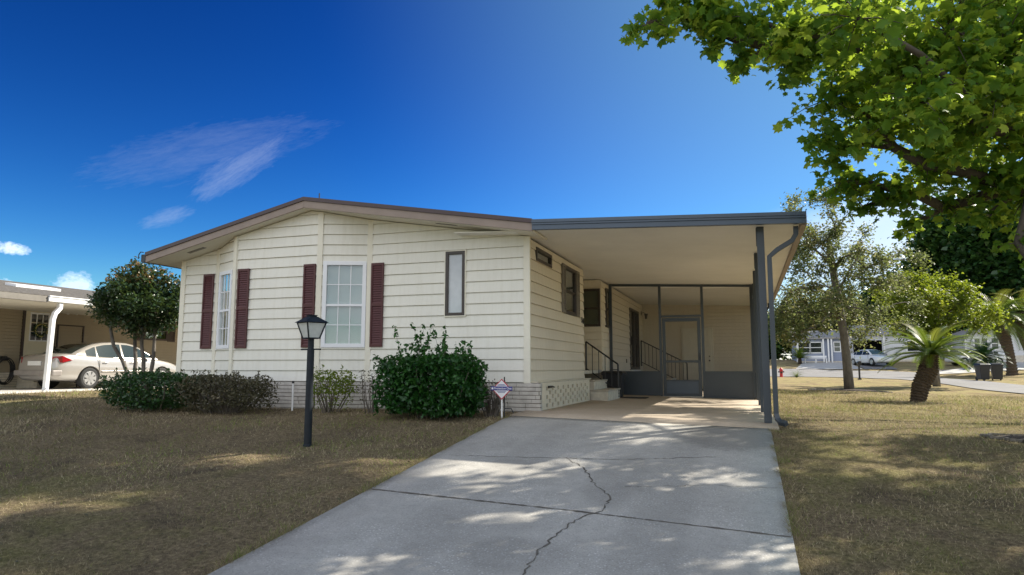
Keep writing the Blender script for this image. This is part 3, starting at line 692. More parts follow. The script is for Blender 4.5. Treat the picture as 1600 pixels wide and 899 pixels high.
def downspout(mb, y, zb, splash=True, xo=.405):
    pts = [(.80, y, zc(.8)-.03), (.80, y, 2.80), (.74, y, 2.70), (.52, y, 2.57), (xo, y, 2.47), (xo, y, 2.2), (xo, y, zb+.16)]
    if splash: pts += [(xo+.015, y-.02, zb+.08), (xo+.05, y-.06, zb+.035), (xo+.13, y-.15, zb+.02)]
    mb.tube(pts, .036, 4, square=True)
mb = MB(); downspout(mb, 11.15, tz(.45, 11.15)+.03); cpart(mb, 'downspout', M['slate'], 0.006)
mb = MB(); downspout(mb, 24.5, tz(.45, 24.5)+.03); cpart(mb, 'downspout', M['bronze'], 0.006)

# ================================================================== SCREEN WALL
scw = thing('screen_wall', 'slate framed insect screen wall closing the back of the carport', 'screen wall', (-1.6, 19.2, 0))
def spart(mb, name, m, bevel=0.0, parent=None):
    o = mb.build(name, m, parent or scw, bevel=bevel)
    if parent is None: o.location = (1.6, -19.2, 0)
    return o
ys_, zf = 19.2, lambda x: tz(x, 19.2)+.031
mb = MB()
for xa, xb in ((-3.62, -3.54), (-2.24, -2.17), (-1.11, -1.04), (.16, .23)): mb.box(xa, xb, ys_-.03, ys_+.03, zf(-1), zc(xa)-.005)
mb.hexa([(-3.54, ys_-.025, zc(-3.54)-.07), (.16, ys_-.025, zc(.16)-.07), (.16, ys_+.025, zc(.16)-.07), (-3.54, ys_+.025, zc(-3.54)-.07)], [(-3.54, ys_-.025, zc(-3.54)-.006), (.16, ys_-.025, zc(.16)-.006), (.16, ys_+.025, zc(.16)-.006), (-3.54, ys_+.025, zc(-3.54)-.006)])
mb.box(-2.17, -1.11, ys_-.028, ys_+.028, 2.14, 2.20)
mb.box(-3.54, -2.24, ys_-.026, ys_+.026, .62, .67); mb.box(-1.04, .16, ys_-.026, ys_+.026, .62, .67)
mb.box(-3.54, -2.24, ys_-.026, ys_+.026, zf(-3)-.01, zf(-3)+.04); mb.box(-1.04, .16, ys_-.026, ys_+.026, zf(-.5)-.01, zf(-.5)+.04)
for xa in (.235,):
    for ya, yb in ((19.25, 22.5), (22.7, 26.0)):
        mb.box(xa+.02, xa+.08, ya, yb, .62, .67); mb.box(xa+.02, xa+.08, ya, yb, zc(.3)-.07, zc(.3)-.006)
spart(mb, 'frame', M['slate'], 0.004)
for xa, xb in ((-3.54, -2.24), (-1.04, .16)):
    mb = MB(); mb.box(xa, xb, ys_-.008, ys_+.008, zf(xb)+.03, .62); spart(mb, 'kick_panel', M['slate'])
mb = MB(); mb.box(.28, .295, 19.25, 22.5, -.06, .62); mb.box(.28, .295, 22.7, 26.0, -.06, .62); spart(mb, 'kick_panel', M['slate'])
mb = MB()
for xa, xb, za, zb in ((-3.54, -2.24, .67, zc(-2.24)-.07), (-2.17, -1.11, 2.20, zc(-1.1)-.07), (-1.04, .16, .67, zc(.16)-.07)):
    mb.add([(xa, ys_, za), (xb, ys_, za), (xb, ys_, zb), (xa, ys_, zb)], [(0, 1, 2, 3)])
for ya, yb in ((19.25, 22.5), (22.7, 26.0)): mb.add([(.288, ya, .67), (.288, yb, .67), (.288, yb, zc(.3)-.07), (.288, ya, zc(.3)-.07)], [(0, 1, 2, 3)])
spart(mb, 'insect_screen', M['screen'])
mb = MB(); d0, d1, df = -2.15, -1.13, zf(-1.6)
for a, b, c, d in ((d0, d0+.085, df+.01, 2.125), (d1-.085, d1, df+.01, 2.125), (d0+.085, d1-.085, 2.02, 2.125), (d0+.085, d1-.085, .90, .965), (d0+.085, d1-.085, df+.01, df+.09), (d0+.085, d1-.085, .40, .44)):
    mb.box(a, b, ys_-.045, ys_-.012, c, d)
sdoor = spart(mb, 'screen_door', M['slate'], 0.005)
mb = MB(); mb.box(d0+.085, d1-.085, ys_-.03, ys_-.022, df+.09, .40); mb.build('kick_panel', M['slate_light'], sdoor)
mb = MB(); mb.add([(d0+.085, ys_-.026, .44), (d1-.085, ys_-.026, .44), (d1-.085, ys_-.026, .90), (d0+.085, ys_-.026, .90)], [(0, 1, 2, 3)]); mb.add([(d0+.085, ys_-.026, .965), (d1-.085, ys_-.026, .965), (d1-.085, ys_-.026, 2.02), (d0+.085, ys_-.026, 2.02)], [(0, 1, 2, 3)]); mb.build('insect_screen', M['screen'], sdoor)
mb = MB(); mb.tube([(d1-.04, ys_-.045, 1.0), (d1-.04, ys_-.10, 1.0), (d1-.04, ys_-.10, 1.12), (d1-.04, ys_-.045, 1.12)], .010, 6); mb.box(d1-.06, d1-.02, ys_-.055, ys_-.045, .97, 1.15); mb.build('handle', M['black'], sdoor)
mb = MB(); mb.box(d0-.02, d1+.02, ys_-.12, ys_+.03, df-.01, df+.018); spart(mb, 'threshold', M['palecon'])
for o in scw.children_recursive: pass

# ================================================================== STORAGE ROOM
stg = thing('storage_room', 'tan sided storage room with a pale plank door behind the screen wall', 'storage room', (-1.6, 26, 0))
def tpart(mb, name, m, bevel=0.0, parent=None):
    o = mb.build(name, m, parent or stg, bevel=bevel)
    if parent is None: o.location = (1.6, -26, 0)
    return o
mb = MB(); lap_siding(mb, (-3.72, 26), (1, 0), (0, -1), [(0, 0), (4.02, 0), (4.02, 3.02), (0, 3.2)], 0, .125, .014)
mb.box(.28, .33, 26.02, 30, 0, 2.95); mb.box(-3.6, .3, 29.95, 30, 0, 2.95); mb.box(-3.6, .33, 26.03, 30, 2.90, 2.96)
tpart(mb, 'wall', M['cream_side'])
mb = MB(); mb.box(-2.22, -1.10, 25.925, 25.985, 0, 2.20); fr_ = tpart(mb, 'door', M['trim'], .004)
mb = MB()
for k in range(7): mb.box(-2.16+k*.143, -2.16+k*.143+.137, 25.905, 25.924, .05, 2.14)
mb.build('door_leaf', M['trim'], fr_, bevel=.004)
mb = MB(); mb.tube([(-1.24, 25.90, 1.02), (-1.24, 25.85, 1.02)], .032, 10); mb.tube([(-1.24, 25.90, 1.17), (-1.24, 25.88, 1.17)], .026, 10); mb.build('handle', M['bronze'], fr_)

# ================================================================== STEPS
def rail(mb, a, b, h, n, r=.016, seg=6):
    """sloping handrail from a to b (foot points), with balusters"""
    a, b = Vector(a), Vector(b); up = Vector((0, 0, h)); lo = Vector((0, 0, h*.16))
    mb.tube([a+up, b+up], r*1.35, 6); mb.tube([a+lo, b+lo], r, 6)
    for i in range(n+1):
        p = a.lerp(b, i/n); q = r*1.4 if i in (0, n) else r*.62
        mb.tube([p+(lo*0 if i in (0, n) else lo), p+up], q, seg)
st = thing('entry_steps', 'painted block steps with black handrail beside the pierced block panel', 'steps', (-3.3, 16.3, 0))
mb = MB(); mb.box(-3.64, -3.0, 15.6, 17.1, -.03, .225); mb.box(-3.64, -3.32, 15.62, 17.08, .227, .44)
for j, (xa, z0_, n_r) in enumerate(((-3.0, -.03, 3), (-3.32, .227, 3))):
    for k in range(n_r): mb.box(xa-.02, xa+.008, 15.598, 17.1, z0_+.012+k*.08, z0_+.08+k*.08); 
for k in range(3): mb.box(-3.40, -3.0, 15.59, 15.604, -.018+k*.08, .05+k*.08); mb.box(-3.60, -3.33, 15.61, 15.624, .239+k*.07, .30+k*.07)
q = mb.build('step_block', M['step'], st, bevel=.004); q.location = (3.3, -16.3, 0)
mb = MB(); mb.box(-3.63, -2.97, 15.57, 17.12, .227, .262); mb.box(-3.63, -3.29, 15.59, 17.10, .442, .477)
q = mb.build('tread', M['steptop'], st, bevel=.006); q.location = (3.3, -16.3, 0)
mb = MB(); rail(mb, (-3.80, 16.95, .62), (-3.0, 16.95, .05), .80, 5); q = mb.build('handrail', M['black'], st); q.location = (3.3, -16.3, 0)
st2 = thing('porch_steps', 'steps with long black handrail under the sliding door inside the porch', 'steps', (-3.2, 24.6, 0))
mb = MB(); mb.box(-3.64, -2.7, 23.4, 25.0, -.03, .60); mb.box(-2.7, -2.35, 23.4, 25.0, -.03, .40); mb.box(-2.35, -2.0, 23.4, 25.0, -.03, .2)
q = mb.build('step_block', M['step'], st2, bevel=.005); q.location = (3.2, -24.6, 0)
mb = MB(); rail(mb, (-3.58, 25.1, .82), (-1.98, 25.1, 0.0), .92, 12); q = mb.build('handrail', M['black'], st2); q.location = (3.2, -24.6, 0)
bn = thing('trash_bin', 'black plastic bin with lid behind the entry steps', 'bin', (-3.28, 17.9, 0))
mb = MB(); mb.hexa([(-.20, -.22, .0), (.20, -.22, .0), (.20, .22, .0), (-.20, .22, .0)], [(-.26, -.27, .62), (.26, -.27, .62), (.26, .27, .62), (-.26, .27, .62)]); mb.box(-.28, .28, -.29, .29, .58, .62)
mb.build('bin_body', M['plastic'], bn, bevel=.012)
mb = MB(); mb.hexa([(-.29, -.30, .625), (.29, -.30, .625), (.29, .30, .625), (-.29, .30, .625)], [(-.24, -.25, .68), (.24, -.25, .68), (.24, .25, .68), (-.24, .25, .68)]); mb.tube([(-.1, 0, .675), (-.1, 0, .71), (.1, 0, .71), (.1, 0, .675)], .012, 6); mb.build('lid', M['plastic'], bn, bevel=.01)
mb = MB(); mb.box(-.35, .35, -.25, .25, 0, .015); o = mb.build('door_mat', M['rubber'], None, bevel=.005); o.location = (-2.72, 17.5, tz(-2.7, 17.5)+.032); tag(o, 'flat black mat on the tan slab by the screen wall', 'mat')
# ================================================================== LAMP POST
lx, ly = -5.60, 7.95; lz = tz(lx, ly)
lp = thing('lamp_post', 'black lamp post with four sided lantern standing on the front lawn', 'lamp post', (lx, ly, lz-.02)); H = -lz+.02
mb = MB(); mb.tube([(0, 0, 0), (0, 0, .04), (0, 0, .05), (0, 0, H+1.02), (0, 0, H+1.03), (0, 0, H+1.17)], [.062, .062, .052, .048, .040, .040], 16); mb.build('post', M['lampblack'], lp, smooth=False)
mb = MB(); mb.tube([(-.17, .02, H+1.015), (.17, -.02, H+1.015)], .010, 8); mb.build('crossbar', M['lampblack'], lp)
ln = MB(); s0, s1, zb_, zt_ = .078, .135, H+1.17, H+1.375
def sq(h, z, rot=R(18.8)):   # square with a corner towards the drive
    return [(h*1.414*math.cos(rot+math.pi/2*k-math.pi/2), h*1.414*math.sin(rot+math.pi/2*k-math.pi/2), z) for k in range(4)]
ln.hexa(sq(s0+.012, zb_-.012), sq(s0+.014, zb_+.004)); ln.hexa(sq(s1+.008, zt_-.006), sq(s1+.008, zt_+.004))
ln.hexa(sq(s1+.035, zt_+.003), sq(.058, zt_+.085)); ln.hexa(sq(.05, zt_+.085), sq(.05, zt_+.10)); ln.hexa(sq(.062, zt_+.10), sq(.055, zt_+.108))
for a, b in zip(sq(s0+.004, zb_), sq(s1+.004, zt_)): ln.tube([a, b], .0085, 4, square=True)
lt = ln.build('lantern', M['lampblack'], lp, bevel=.002)
gl = MB(); A_, B_ = sq(s0, zb_+.004), sq(s1, zt_-.006)
for k in range(4): gl.add([A_[k], A_[(k+1) % 4], B_[(k+1) % 4], B_[k]], [(0, 1, 2, 3)])
gl.build('glass_panel', M['frost'], lt)
# ================================================================== YARD SIGN
sx_, sy_ = -3.48, 10.36; sz = tz(-3.7, sy_)
sg = thing('security_sign', 'diamond shaped yard sign with blue band at the corner of the drive', 'sign', (-3.70, sy_, sz-.05)); h = .05-sz
mb = MB(); mb.box(-.012, .012, .004, .014, 0, h+.30); mb.build('stake', M['white'], sg)
mb = MB(); mb.tube([(.035, .03, 0), (.035, .03, h+.62)], .011, 6); mb.tube([(0.03, .03, h+.12), (.14, .06, h+.12), (.17, .08, h+.05)], .010, 6); mb.build('spike', M['black'], sg)
def diamond(hw, y0_, y1_, zc_):
    m_ = MB(); P = [(0, -1), (1, 0), (0, 1), (-1, 0)]; m_.hexa([(a*hw, y1_, zc_+b*hw) for a, b in P], [(a*hw, y0_, zc_+b*hw) for a, b in P]); return m_
zc_ = h+.425
diamond(.165, -.004, .003, zc_).build('sign_border', M['signred'], sg); diamond(.146, -.007, -.0045, zc_).build('sign_face', M['signwhite'], sg)
mb = MB(); mb.box(-.182, .182, -.011, -.0075, zc_-.018, zc_+.045); bd = mb.build('sign_band', M['signblue'], sg, bevel=.006)
text_mesh('lettering', 'Protection One', .046, M['signtext'], bd, (.022, -.0125, zc_+.013), (R(90), 0, 0), .0008, .0006)
mb = MB(); mb.box(-.168, -.138, -.0135, -.0115, zc_-.002, zc_+.028); mb.build('emblem', M['signtext'], bd)
for k, (zz, ww) in enumerate(((.075, .055), (.062, .07), (-.034, .075), (-.05, .06))):
    mb = MB(); mb.box(-ww, ww, -.0095, -.0072, zc_+zz-.0035, zc_+zz+.0035); mb.build('lettering', M['signblue'], sg)
mb = MB(); mb.tube([(0, 0, 0), (0, 0, .50)], .017, 10); pp = mb.build('pipe_stub', M['white'], thing('white_pipe', 'thin white pipe stub standing against the brick skirting', 'pipe', (-7.93, 10.75, tz(-7.9, 10.7)))); 
mb = MB(); mb.tube([(0, 0, .50), (0, 0, .545)], .022, 10); mb.build('cap', M['black'], pp.parent)
CROWN_IN = [(-0.89,7.31,4.57,0.42),(-0.55,7.62,4.74,0.6),(-0.17,7.76,4.61,0.5),(0.25,8.1,4.79,0.7),(0.64,8.49,4.39,0.55),(1.03,8.38,4.6,0.8),(1.1,9.0,4.09,0.6),(1.23,9.43,3.55,0.5),(1.28,9.71,3.2,0.42),(1.58,10.06,2.91,0.35),(1.88,9.92,3.11,0.6),(1.67,9.34,3.77,0.8),(1.8,8.68,4.3,0.9),(2.23,8.28,4.43,0.9),(2.75,8.49,4.22,0.9),(2.48,8.99,3.71,0.9),(3.05,9.2,3.56,0.9),(2.24,9.49,3.26,0.6),(2.91,9.74,3.1,0.7),(3.43,9.94,2.94,0.7),(2.17,10.39,2.71,0.3),(2.55,10.18,2.86,0.28),(2.85,9.79,2.59,0.28),(3.07,9.37,2.22,0.25),(3.13,9.23,1.86,0.2),(0.13,8.11,4.34,0.32),(0.52,7.61,4.31,0.5),(1.22,7.42,4.32,0.7),(1.81,7.73,3.47,0.7),(2.55,7.97,3.54,0.7)]
CROWN_OUT = [(2.19,13.7,10.09,0.93),(3.88,14.8,11.25,1.02),(8.92,14.25,11.57,0.72),(7.19,13.8,5.99,0.8),(6.02,17.79,8.59,1.04),(2.74,11.82,5.69,0.81),(6.3,20.47,7.93,0.98),(3.55,19.3,7.45,0.86),(11.08,12.32,12.16,0.86),(3.54,18.71,9.79,0.81),(7.6,13.18,9.74,0.8),(1.09,16.63,9.8,0.77),(3.64,11.15,8.97,0.96),(9.37,14.05,8.89,0.81),(9.71,11.6,7.16,0.86),(8.78,13.53,7.1,1.1),(7.25,16.78,8.43,0.73),(4.13,15.33,9.09,0.94),(2.8,15.45,11.96,1.03),(6.31,16.21,7.46,1.08),(2.02,14.31,6.96,0.74),(10.16,13.36,8.11,1.03),(8.32,13.33,4.47,0.81),(4.42,14.01,7.45,0.81),(9.39,6.86,11.62,0.96),(5.37,9.64,8.21,1.06),(6.51,11.42,6.44,0.95),(4.24,12.56,6.71,0.92),(12.06,11.98,5.78,0.98),(8.22,4.67,6.17,1.05),(10.56,6.36,9.93,0.93),(4.97,10.83,6.57,0.96),(8.72,17.42,8.55,0.79),(5.58,9.92,5.95,0.7),(8.48,10.68,5.8,0.97),(10.45,14.36,11.48,1.07),(5.91,14.84,6.17,0.87),(7.19,9.0,6.12,1.04),(13.66,11.38,8.95,0.72),(13.04,13.2,6.31,0.79),(7.52,16.53,10.92,0.88),(2.52,7.84,10.11,0.78),(4.87,5.38,7.18,0.91),(8.58,8.8,6.27,1.02),(7.06,11.74,9.95,0.88),(4.96,8.8,6.01,0.93),(10.23,8.18,9.99,0.78),(5.04,11.12,4.24,0.99),(5.17,8.8,12.18,0.84),(3.56,17.43,8.69,0.99),(9.82,11.01,9.2,0.99),(11.5,8.56,5.48,0.92),(5.42,14.69,9.8,1.04),(5.83,7.14,10.1,0.9),(4.73,17.21,6.55,0.75),(12.73,10.68,7.14,0.75),(1.85,11.98,9.46,0.85),(8.65,9.95,8.8,0.78),(3.85,9.36,4.96,1.04),(4.75,13.15,12.38,1.06),(3.59,19.15,11.02,1.06),(3.58,16.83,10.87,0.8),(11.84,8.47,9.38,0.9),(8.54,11.5,6.94,0.74),(5.78,14.9,12.94,1.07),(4.97,7.09,8.62,0.94),(11.28,12.76,8.71,1.0),(4.15,9.82,8.95,0.91),(13.56,13.08,9.08,0.95),(2.3,8.95,9.29,1.09),(7.44,8.77,11.85,1.03),(3.42,5.83,10.46,0.98),(6.55,9.78,6.88,0.84),(10.8,11.5,8.09,0.96),(4.83,10.7,10.47,0.96),(4.5,7.88,6.83,1.1),(1.65,12.2,7.2,0.72),(8.5,19.12,10.61,0.92),(7.26,5.98,7.82,1.1),(10.09,15.91,7.04,0.77),(3.73,12.38,10.64,0.91),(3.97,11.26,7.66,0.8),(9.51,9.63,12.32,0.73),(6.43,15.97,10.52,1.09),(5.0,13.6,6.35,0.95),(4.75,12.79,9.74,0.88),(0.12,12.67,10.84,1.01),(2.31,7.88,7.23,0.94),(9.11,11.9,8.16,0.81),(9.62,14.1,4.92,0.85),(2.47,9.74,8.2,1.0),(7.22,10.67,11.67,1.01),(9.35,12.95,9.57,1.02),(3.0,16.24,9.85,1.0),(12.0,14.74,9.73,0.85),(4.32,8.43,8.9,0.83),(2.71,15.21,8.71,0.85),(4.31,9.18,10.04,0.78),(2.61,10.57,5.41,0.77),(5.37,12.55,5.49,0.71),(3.39,11.98,4.52,1.02),(4.47,17.69,12.09,0.82),(2.87,17.51,11.2,1.02),(7.34,17.23,12.49,0.84),(8.37,17.21,12.01,1.08),(5.37,19.89,12.36,1.01),(7.14,17.78,11.54,1.0),(4.29,14.53,9.83,0.91),(2.37,18.5,11.82,1.08),(4.66,13.65,8.55,1.0),(3.14,20.08,12.48,0.97)]
CROWN_BACK = [(3.75,22.28,7.91,0.96),(8.88,16.13,8.36,0.75),(7.19,22.13,8.61,0.89),(9.1,21.73,9.31,0.84),(8.88,18.77,8.71,0.84),(6.7,19.48,7.2,0.76),(5.82,20.36,6.5,1.1),(5.51,23.46,7.13,0.98),(10.26,18.98,10.23,0.93),(8.17,15.73,5.72,0.98),(5.49,21.45,7.78,0.96),(8.66,20.13,8.79,0.86),(5.09,18.64,8.66,0.93),(6.87,18.28,6.98,0.82),(7.01,18.98,9.57,0.83),(9.58,14.67,7.26,0.82),(7.59,23.04,9.74,0.87),(9.46,16.43,10.48,1.1),(7.51,19.91,10.15,0.75),(11.16,17.78,7.6,1.06),(11.81,20.08,9.65,0.72),(10.69,20.38,10.82,1.08),(13.01,18.17,8.88,0.88),(10.71,16.3,8.78,1.07),(7.42,21.46,10.93,0.95),(4.77,19.12,6.24,0.91)]
M['darkglass2'] = pbr('dark_reflective_glass', (0.02, 0.025, 0.03), 0.05, spec=0.8, coat=0.5, var=0.05)
# ================================================================== VEGETATION BUILDERS
def branchwork(root_pts, r0, blobs, seed=0, tip=.012, wob=.12, dpen=.28):
    """nodes from a trunk polyline to every foliage clump; pipe-model radii; returns tube paths"""
    r = random.Random(seed); N = [Vector(p) for p in root_pts]; par = [-1]+list(range(len(N)-1)); dist = [0.0]
    for i in range(1, len(N)): dist.append(dist[-1]+(N[i]-N[i-1]).length)
    nroot = len(N); first = max(1, nroot//2); ends = []
    for c in sorted([Vector(b[:3]) for b in blobs], key=lambda p: (p-N[nroot-1]).length):
        best = min(range(first, len(N)), key=lambda j: (N[j]-c).length*1.0+dist[j]*dpen + (3 if N[j].z > c.z+.8 else 0))
        a = N[best]; L = (c-a).length; k = max(2, int(L/.55)); prev = best
        bend = Vector((r.uniform(-1, 1), r.uniform(-1, 1), r.uniform(.1, 1)))*L*wob
        for i in range(1, k+1):
            t = i/k; p = a.lerp(c, t)+bend*math.sin(math.pi*t)+Vector((r.uniform(-1, 1), r.uniform(-1, 1), r.uniform(-1, 1)))*.05*(1 if i < k else 0)
            N.append(p); par.append(prev); dist.append(dist[prev]+(N[-1]-N[prev]).length); prev = len(N)-1
        ends.append(prev)
    area = [0.0]*len(N)
    for e in ends: area[e] += tip*tip*3
    for i in range(len(N)-1, 0, -1): area[par[i]] += max(area[i], tip*tip)*1.0
    s = r0/math.sqrt(max(area[nroot-1], 1e-9)); rad = [max(tip*.6, min(r0*1.1, math.sqrt(a)*s*.5)) for a in area]
    for i in range(nroot): rad[i] = r0*(1.25-.4*i/max(1, nroot-1)) if i else r0*1.5
    kids = {}
    for i, p in enumerate(par): kids.setdefault(p, []).append(i)
    paths = []
    stack = [(0, None)]
    while stack:
        i, st_ = stack.pop(); path = [i] if st_ is None else [st_, i]
        while kids.get(path[-1]):
            ks = sorted(kids[path[-1]], key=lambda k: -rad[k])
            for k in ks[1:]: stack.append((k, path[-1]))
            path.append(ks[0])
        paths.append(([N[j] for j in path], [min(rad[j], rad[path[min(1, len(path)-1)]]*1.15) for j in path]))
    return paths, nroot
def tree(name, label, cat, base, trunk_pts, r0, blobs, leaf_kind, leaf_size, n_per, lmat, bmat, group=None, seed=1, twigs=9, tintf=None, droop=.3, squash=.8, tip=.012, flat=.5, spread=.12, crown_name='crown', dense=1.0, densf=None):
    t = thing(name, label, cat, base, 0, group); B = Vector(base)
    rel = [tuple(Vector(p)-B) for p in trunk_pts]; bl = [(b[0]-B.x, b[1]-B.y, b[2]-B.z, b[3]) for b in blobs]
    paths, nr = branchwork(rel, r0, bl, seed, tip, dpen=.28 if leaf_kind != 'maple' else .75)
    mb = MB()
    for pts, rad in paths:
        mb.tube(pts, rad, 9 if rad[0] > .06 else 5)
    rg = np.random.default_rng(seed); cs = []; ts = []
    for bi, (x, y, z, br) in enumerate(bl):
        k = max(4, int(twigs*(br/.6)**1.5)); d = rg.normal(size=(k, 3)); d /= np.linalg.norm(d, axis=1)[:, None]
        e = d*(br*rg.uniform(.35, 1, k)[:, None])*np.array([1, 1, squash])
        for v in e:
            c = Vector((x, y, z)); m_ = c+Vector(v)*.5+Vector((0, 0, .05*br)); mb.tube([c, m_, c+Vector(v)], [tip*.8, tip*.55, tip*.25], 3, cap=False)
        n = int(n_per*(br/.6)**2*(dense if not densf else densf(bi))); w_ = rg.integers(0, k, n); tt = rg.uniform(.25, 1.12, n)[:, None]
        p = e[w_]*tt + rg.normal(size=(n, 3))*spread*br/.6
        cs.append(p+np.array([x, y, z])); tb = rg.uniform(-.28, .28)
        ts.append(np.clip(rg.uniform(.0, 1.0, n)+tb, 0, 1) if tintf is None else tintf(p, n, rg, br))
    mb.build('trunk', bmat, t, smooth=True)
    leaves(crown_name, np.vstack(cs), leaf_size, leaf_kind, lmat, t, droop=droop, tint=np.concatenate(ts), flat=flat, seed=seed+5, svar=.45)
    return t
def bush(name, label, cat, c, rx, ry, h, n, leaf, size, lmat, group=None, seed=1, stems=10, boxy=3.0, rz=0.0, sprigs=0, z0=.06, shell=.55, hollow_bottom=0.0, stem_mat=None, stem_r=.009, droop=.1, crown='foliage'):
    z = tz(c[0], c[1])-.02; t = thing(name, label, cat, (c[0], c[1], z), rz, group); rg = np.random.default_rng(seed)
    P = []
    while sum(len(q) for q in P) < n:
        q = rg.uniform(-1, 1, (n, 3)); rr = (np.abs(q[:, 0])**boxy+np.abs(q[:, 1])**boxy+np.abs(q[:, 2])**boxy)**(1/boxy)
        lump = 1+.10*np.sin(q[:, 0]*5+seed)+.10*np.sin(q[:, 1]*6+2*seed)*1+.07*np.sin(q[:, 0]*11+q[:, 2]*7)
        keep = (rr < lump) & ((rr > lump*shell) | (rg.uniform(size=n) < .25)) & (rg.uniform(size=n) > hollow_bottom*(q[:, 2] < -.2))
        P.append(q[keep])
    q = np.vstack(P)[:n]; pts = np.stack([q[:, 0]*rx, q[:, 1]*ry, z0+(q[:, 2]+1)/2*(h-z0)], -1)
    tint = np.clip(rg.normal(.45, .25, len(pts))+(pts[:, 2]/h-.5)*.15, 0, 1)
    mb = MB(); r = random.Random(seed)
    for i in range(stems):
        a = r.uniform(-.5, .5)*rx; b = r.uniform(-.5, .5)*ry
        ex, ey = a+r.uniform(-.5, .5)*rx, b+r.uniform(-.5, .5)*ry
        mb.tube([(a*.6, b*.6, 0), ((a+ex)/2, (b+ey)/2, h*.4), (ex, ey, h*r.uniform(.7, .95))], [stem_r*1.3, stem_r, stem_r*.5], 5)
    extra = []
    for i in range(sprigs):
        a, b = r.uniform(-.75, .75)*rx, r.uniform(-.6, .6)*ry; L = r.choice([.12, .18, .22, .5]) if h > 1 else .08
        e = Vector((a+r.uniform(-.3, .3)*L, b+r.uniform(-.2, .2)*L, h+L)); s_ = Vector((a, b, h*.85)); mb.tube([s_, (s_+e)/2+Vector((.01, 0, .01)), e], [.004, .003, .0015], 4)
        for k in range(int(6+L*45)): p = s_.lerp(e, r.uniform(.2, 1)); extra.append((p.x+r.uniform(-.03, .03), p.y+r.uniform(-.03, .03), p.z+r.uniform(-.02, .02)))
    mb.build('stems', stem_mat or M['twig'], t)
    if extra: pts = np.vstack([pts, np.array(extra)]); tint = np.concatenate([tint, rg.uniform(.4, 1, len(extra))])
    leaves(crown, pts, size, leaf, lmat, t, droop=droop, tint=tint, flat=.15, seed=seed)
    return t
# ---- the big tree whose trunk stands just out of frame, right of the drive
allb = CROWN_IN+CROWN_OUT
def shade_density(b):
    sx = b[0]-.973*(b[2]+.3)
    return 1.75 if sx < -3.8 else .66
bx, by = 8.3, 12.6
tree('broadleaf_tree', 'big maple leaved tree overhanging the drive from the upper right', 'tree', (bx, by, tz(bx, by)-.05),
     [(bx, by, tz(bx, by)-.1), (bx-.05, by-.05, .8), (bx-.2, by-.1, 1.8), (bx-.45, by-.3, 2.9), (bx-.8, by-.5, 4.2), (bx-1.1, by-.6, 5.6), (bx-1.3, by-.6, 7.2)], .15,
     allb, 'maple', .110, 245, M['leaf_big'], M['bark'], seed=11, twigs=11, droop=.35, tip=.012, spread=.085, flat=.35, densf=lambda i: 1.0 if i < len(CROWN_IN) else shade_density(allb[i]))
bx2, by2 = 13.0, 20.5
tree('broadleaf_tree', 'second maple leaved tree further back behind the overhanging crown at right', 'tree', (bx2, by2, tz(bx2, by2)-.05),
     [(bx2, by2, tz(bx2, by2)-.1), (bx2-.1, by2, 1.2), (bx2-.5, by2+.1, 2.6), (bx2-1.2, by2+.1, 4.2), (bx2-2.2, by2+.2, 6.0)], .20,
     CROWN_BACK, 'maple', .140, 150, M['leaf_big'], M['bark'], seed=12, twigs=9, droop=.35, tip=.014, spread=.16, flat=.35)
# ---- oak on the right lawn
def ell_blobs(c, rx, ry, rz_, n, rmin, rmax, seed, low=-1.0, inner=.25, zpow=1.0):
    r = random.Random(seed); out = []; k = 0
    while len(out) < n and k < 9000:
        k += 1; v = Vector((r.gauss(0, 1), r.gauss(0, 1), r.gauss(0, 1))).normalized()*r.uniform(inner, 1)**.6
        if v.z < low: continue
        p = (c[0]+v.x*rx, c[1]+v.y*ry, c[2]+v.z*rz_)
        b = r.uniform(rmin, rmax)
        if any((Vector(p)-Vector(q[:3])).length < (b+q[3])*.55 for q in out): continue
        out.append((*p, b))
    return out
ox, oy = 3.95, 31.0; oz = tz(ox, oy)
# (see the depth check: trunk foot sits at about 28 m from the camera)
ob = ell_blobs((3.55, 31, 4.1), 3.5, 3.0, 2.7, 60, .5, .8, 21, inner=.2) + ell_blobs((2.7, 30.6, 7.0), 1.9, 1.8, 1.3, 18, .4, .6, 22) + [(1.2, 30.2, 2.4, .7), (2.0, 29.6, 2.0, .6), (6.2, 31.6, 2.5, .7)]
tree('oak_tree', 'small leaved oak with thin airy crown standing on the right lawn', 'tree', (ox, oy, oz-.05),
     [(ox, oy, oz-.1), (ox-.03, oy, 1.0), (ox-.08, oy, 2.1), (ox-.2, oy, 3.3), (ox-.35, oy, 4.6), (ox-.45, oy, 5.8)], .15, ob, 'tri', .105, 310, M['leaf_olive'], M['barkgrey'], seed=23, twigs=10, tip=.014, spread=.16)
gx, gy = 8.7, 38.2
gb = ell_blobs((8.9, 38.7, 3.9), 2.6, 2.3, 1.9, 30, .55, .85, 31, inner=.2)
tree('lime_green_tree', 'rounded yellow green tree behind the sago palm', 'tree', (gx, gy, tz(gx, gy)-.05), [(gx, gy, tz(gx, gy)-.1), (gx, gy, .7), (gx+.1, gy, 1.5), (gx+.1, gy, 2.5)], .14, gb, 'tri', .13, 420, M['leaf_lime'], M['barkgrey'], seed=33, twigs=9, tip=.014, spread=.16)
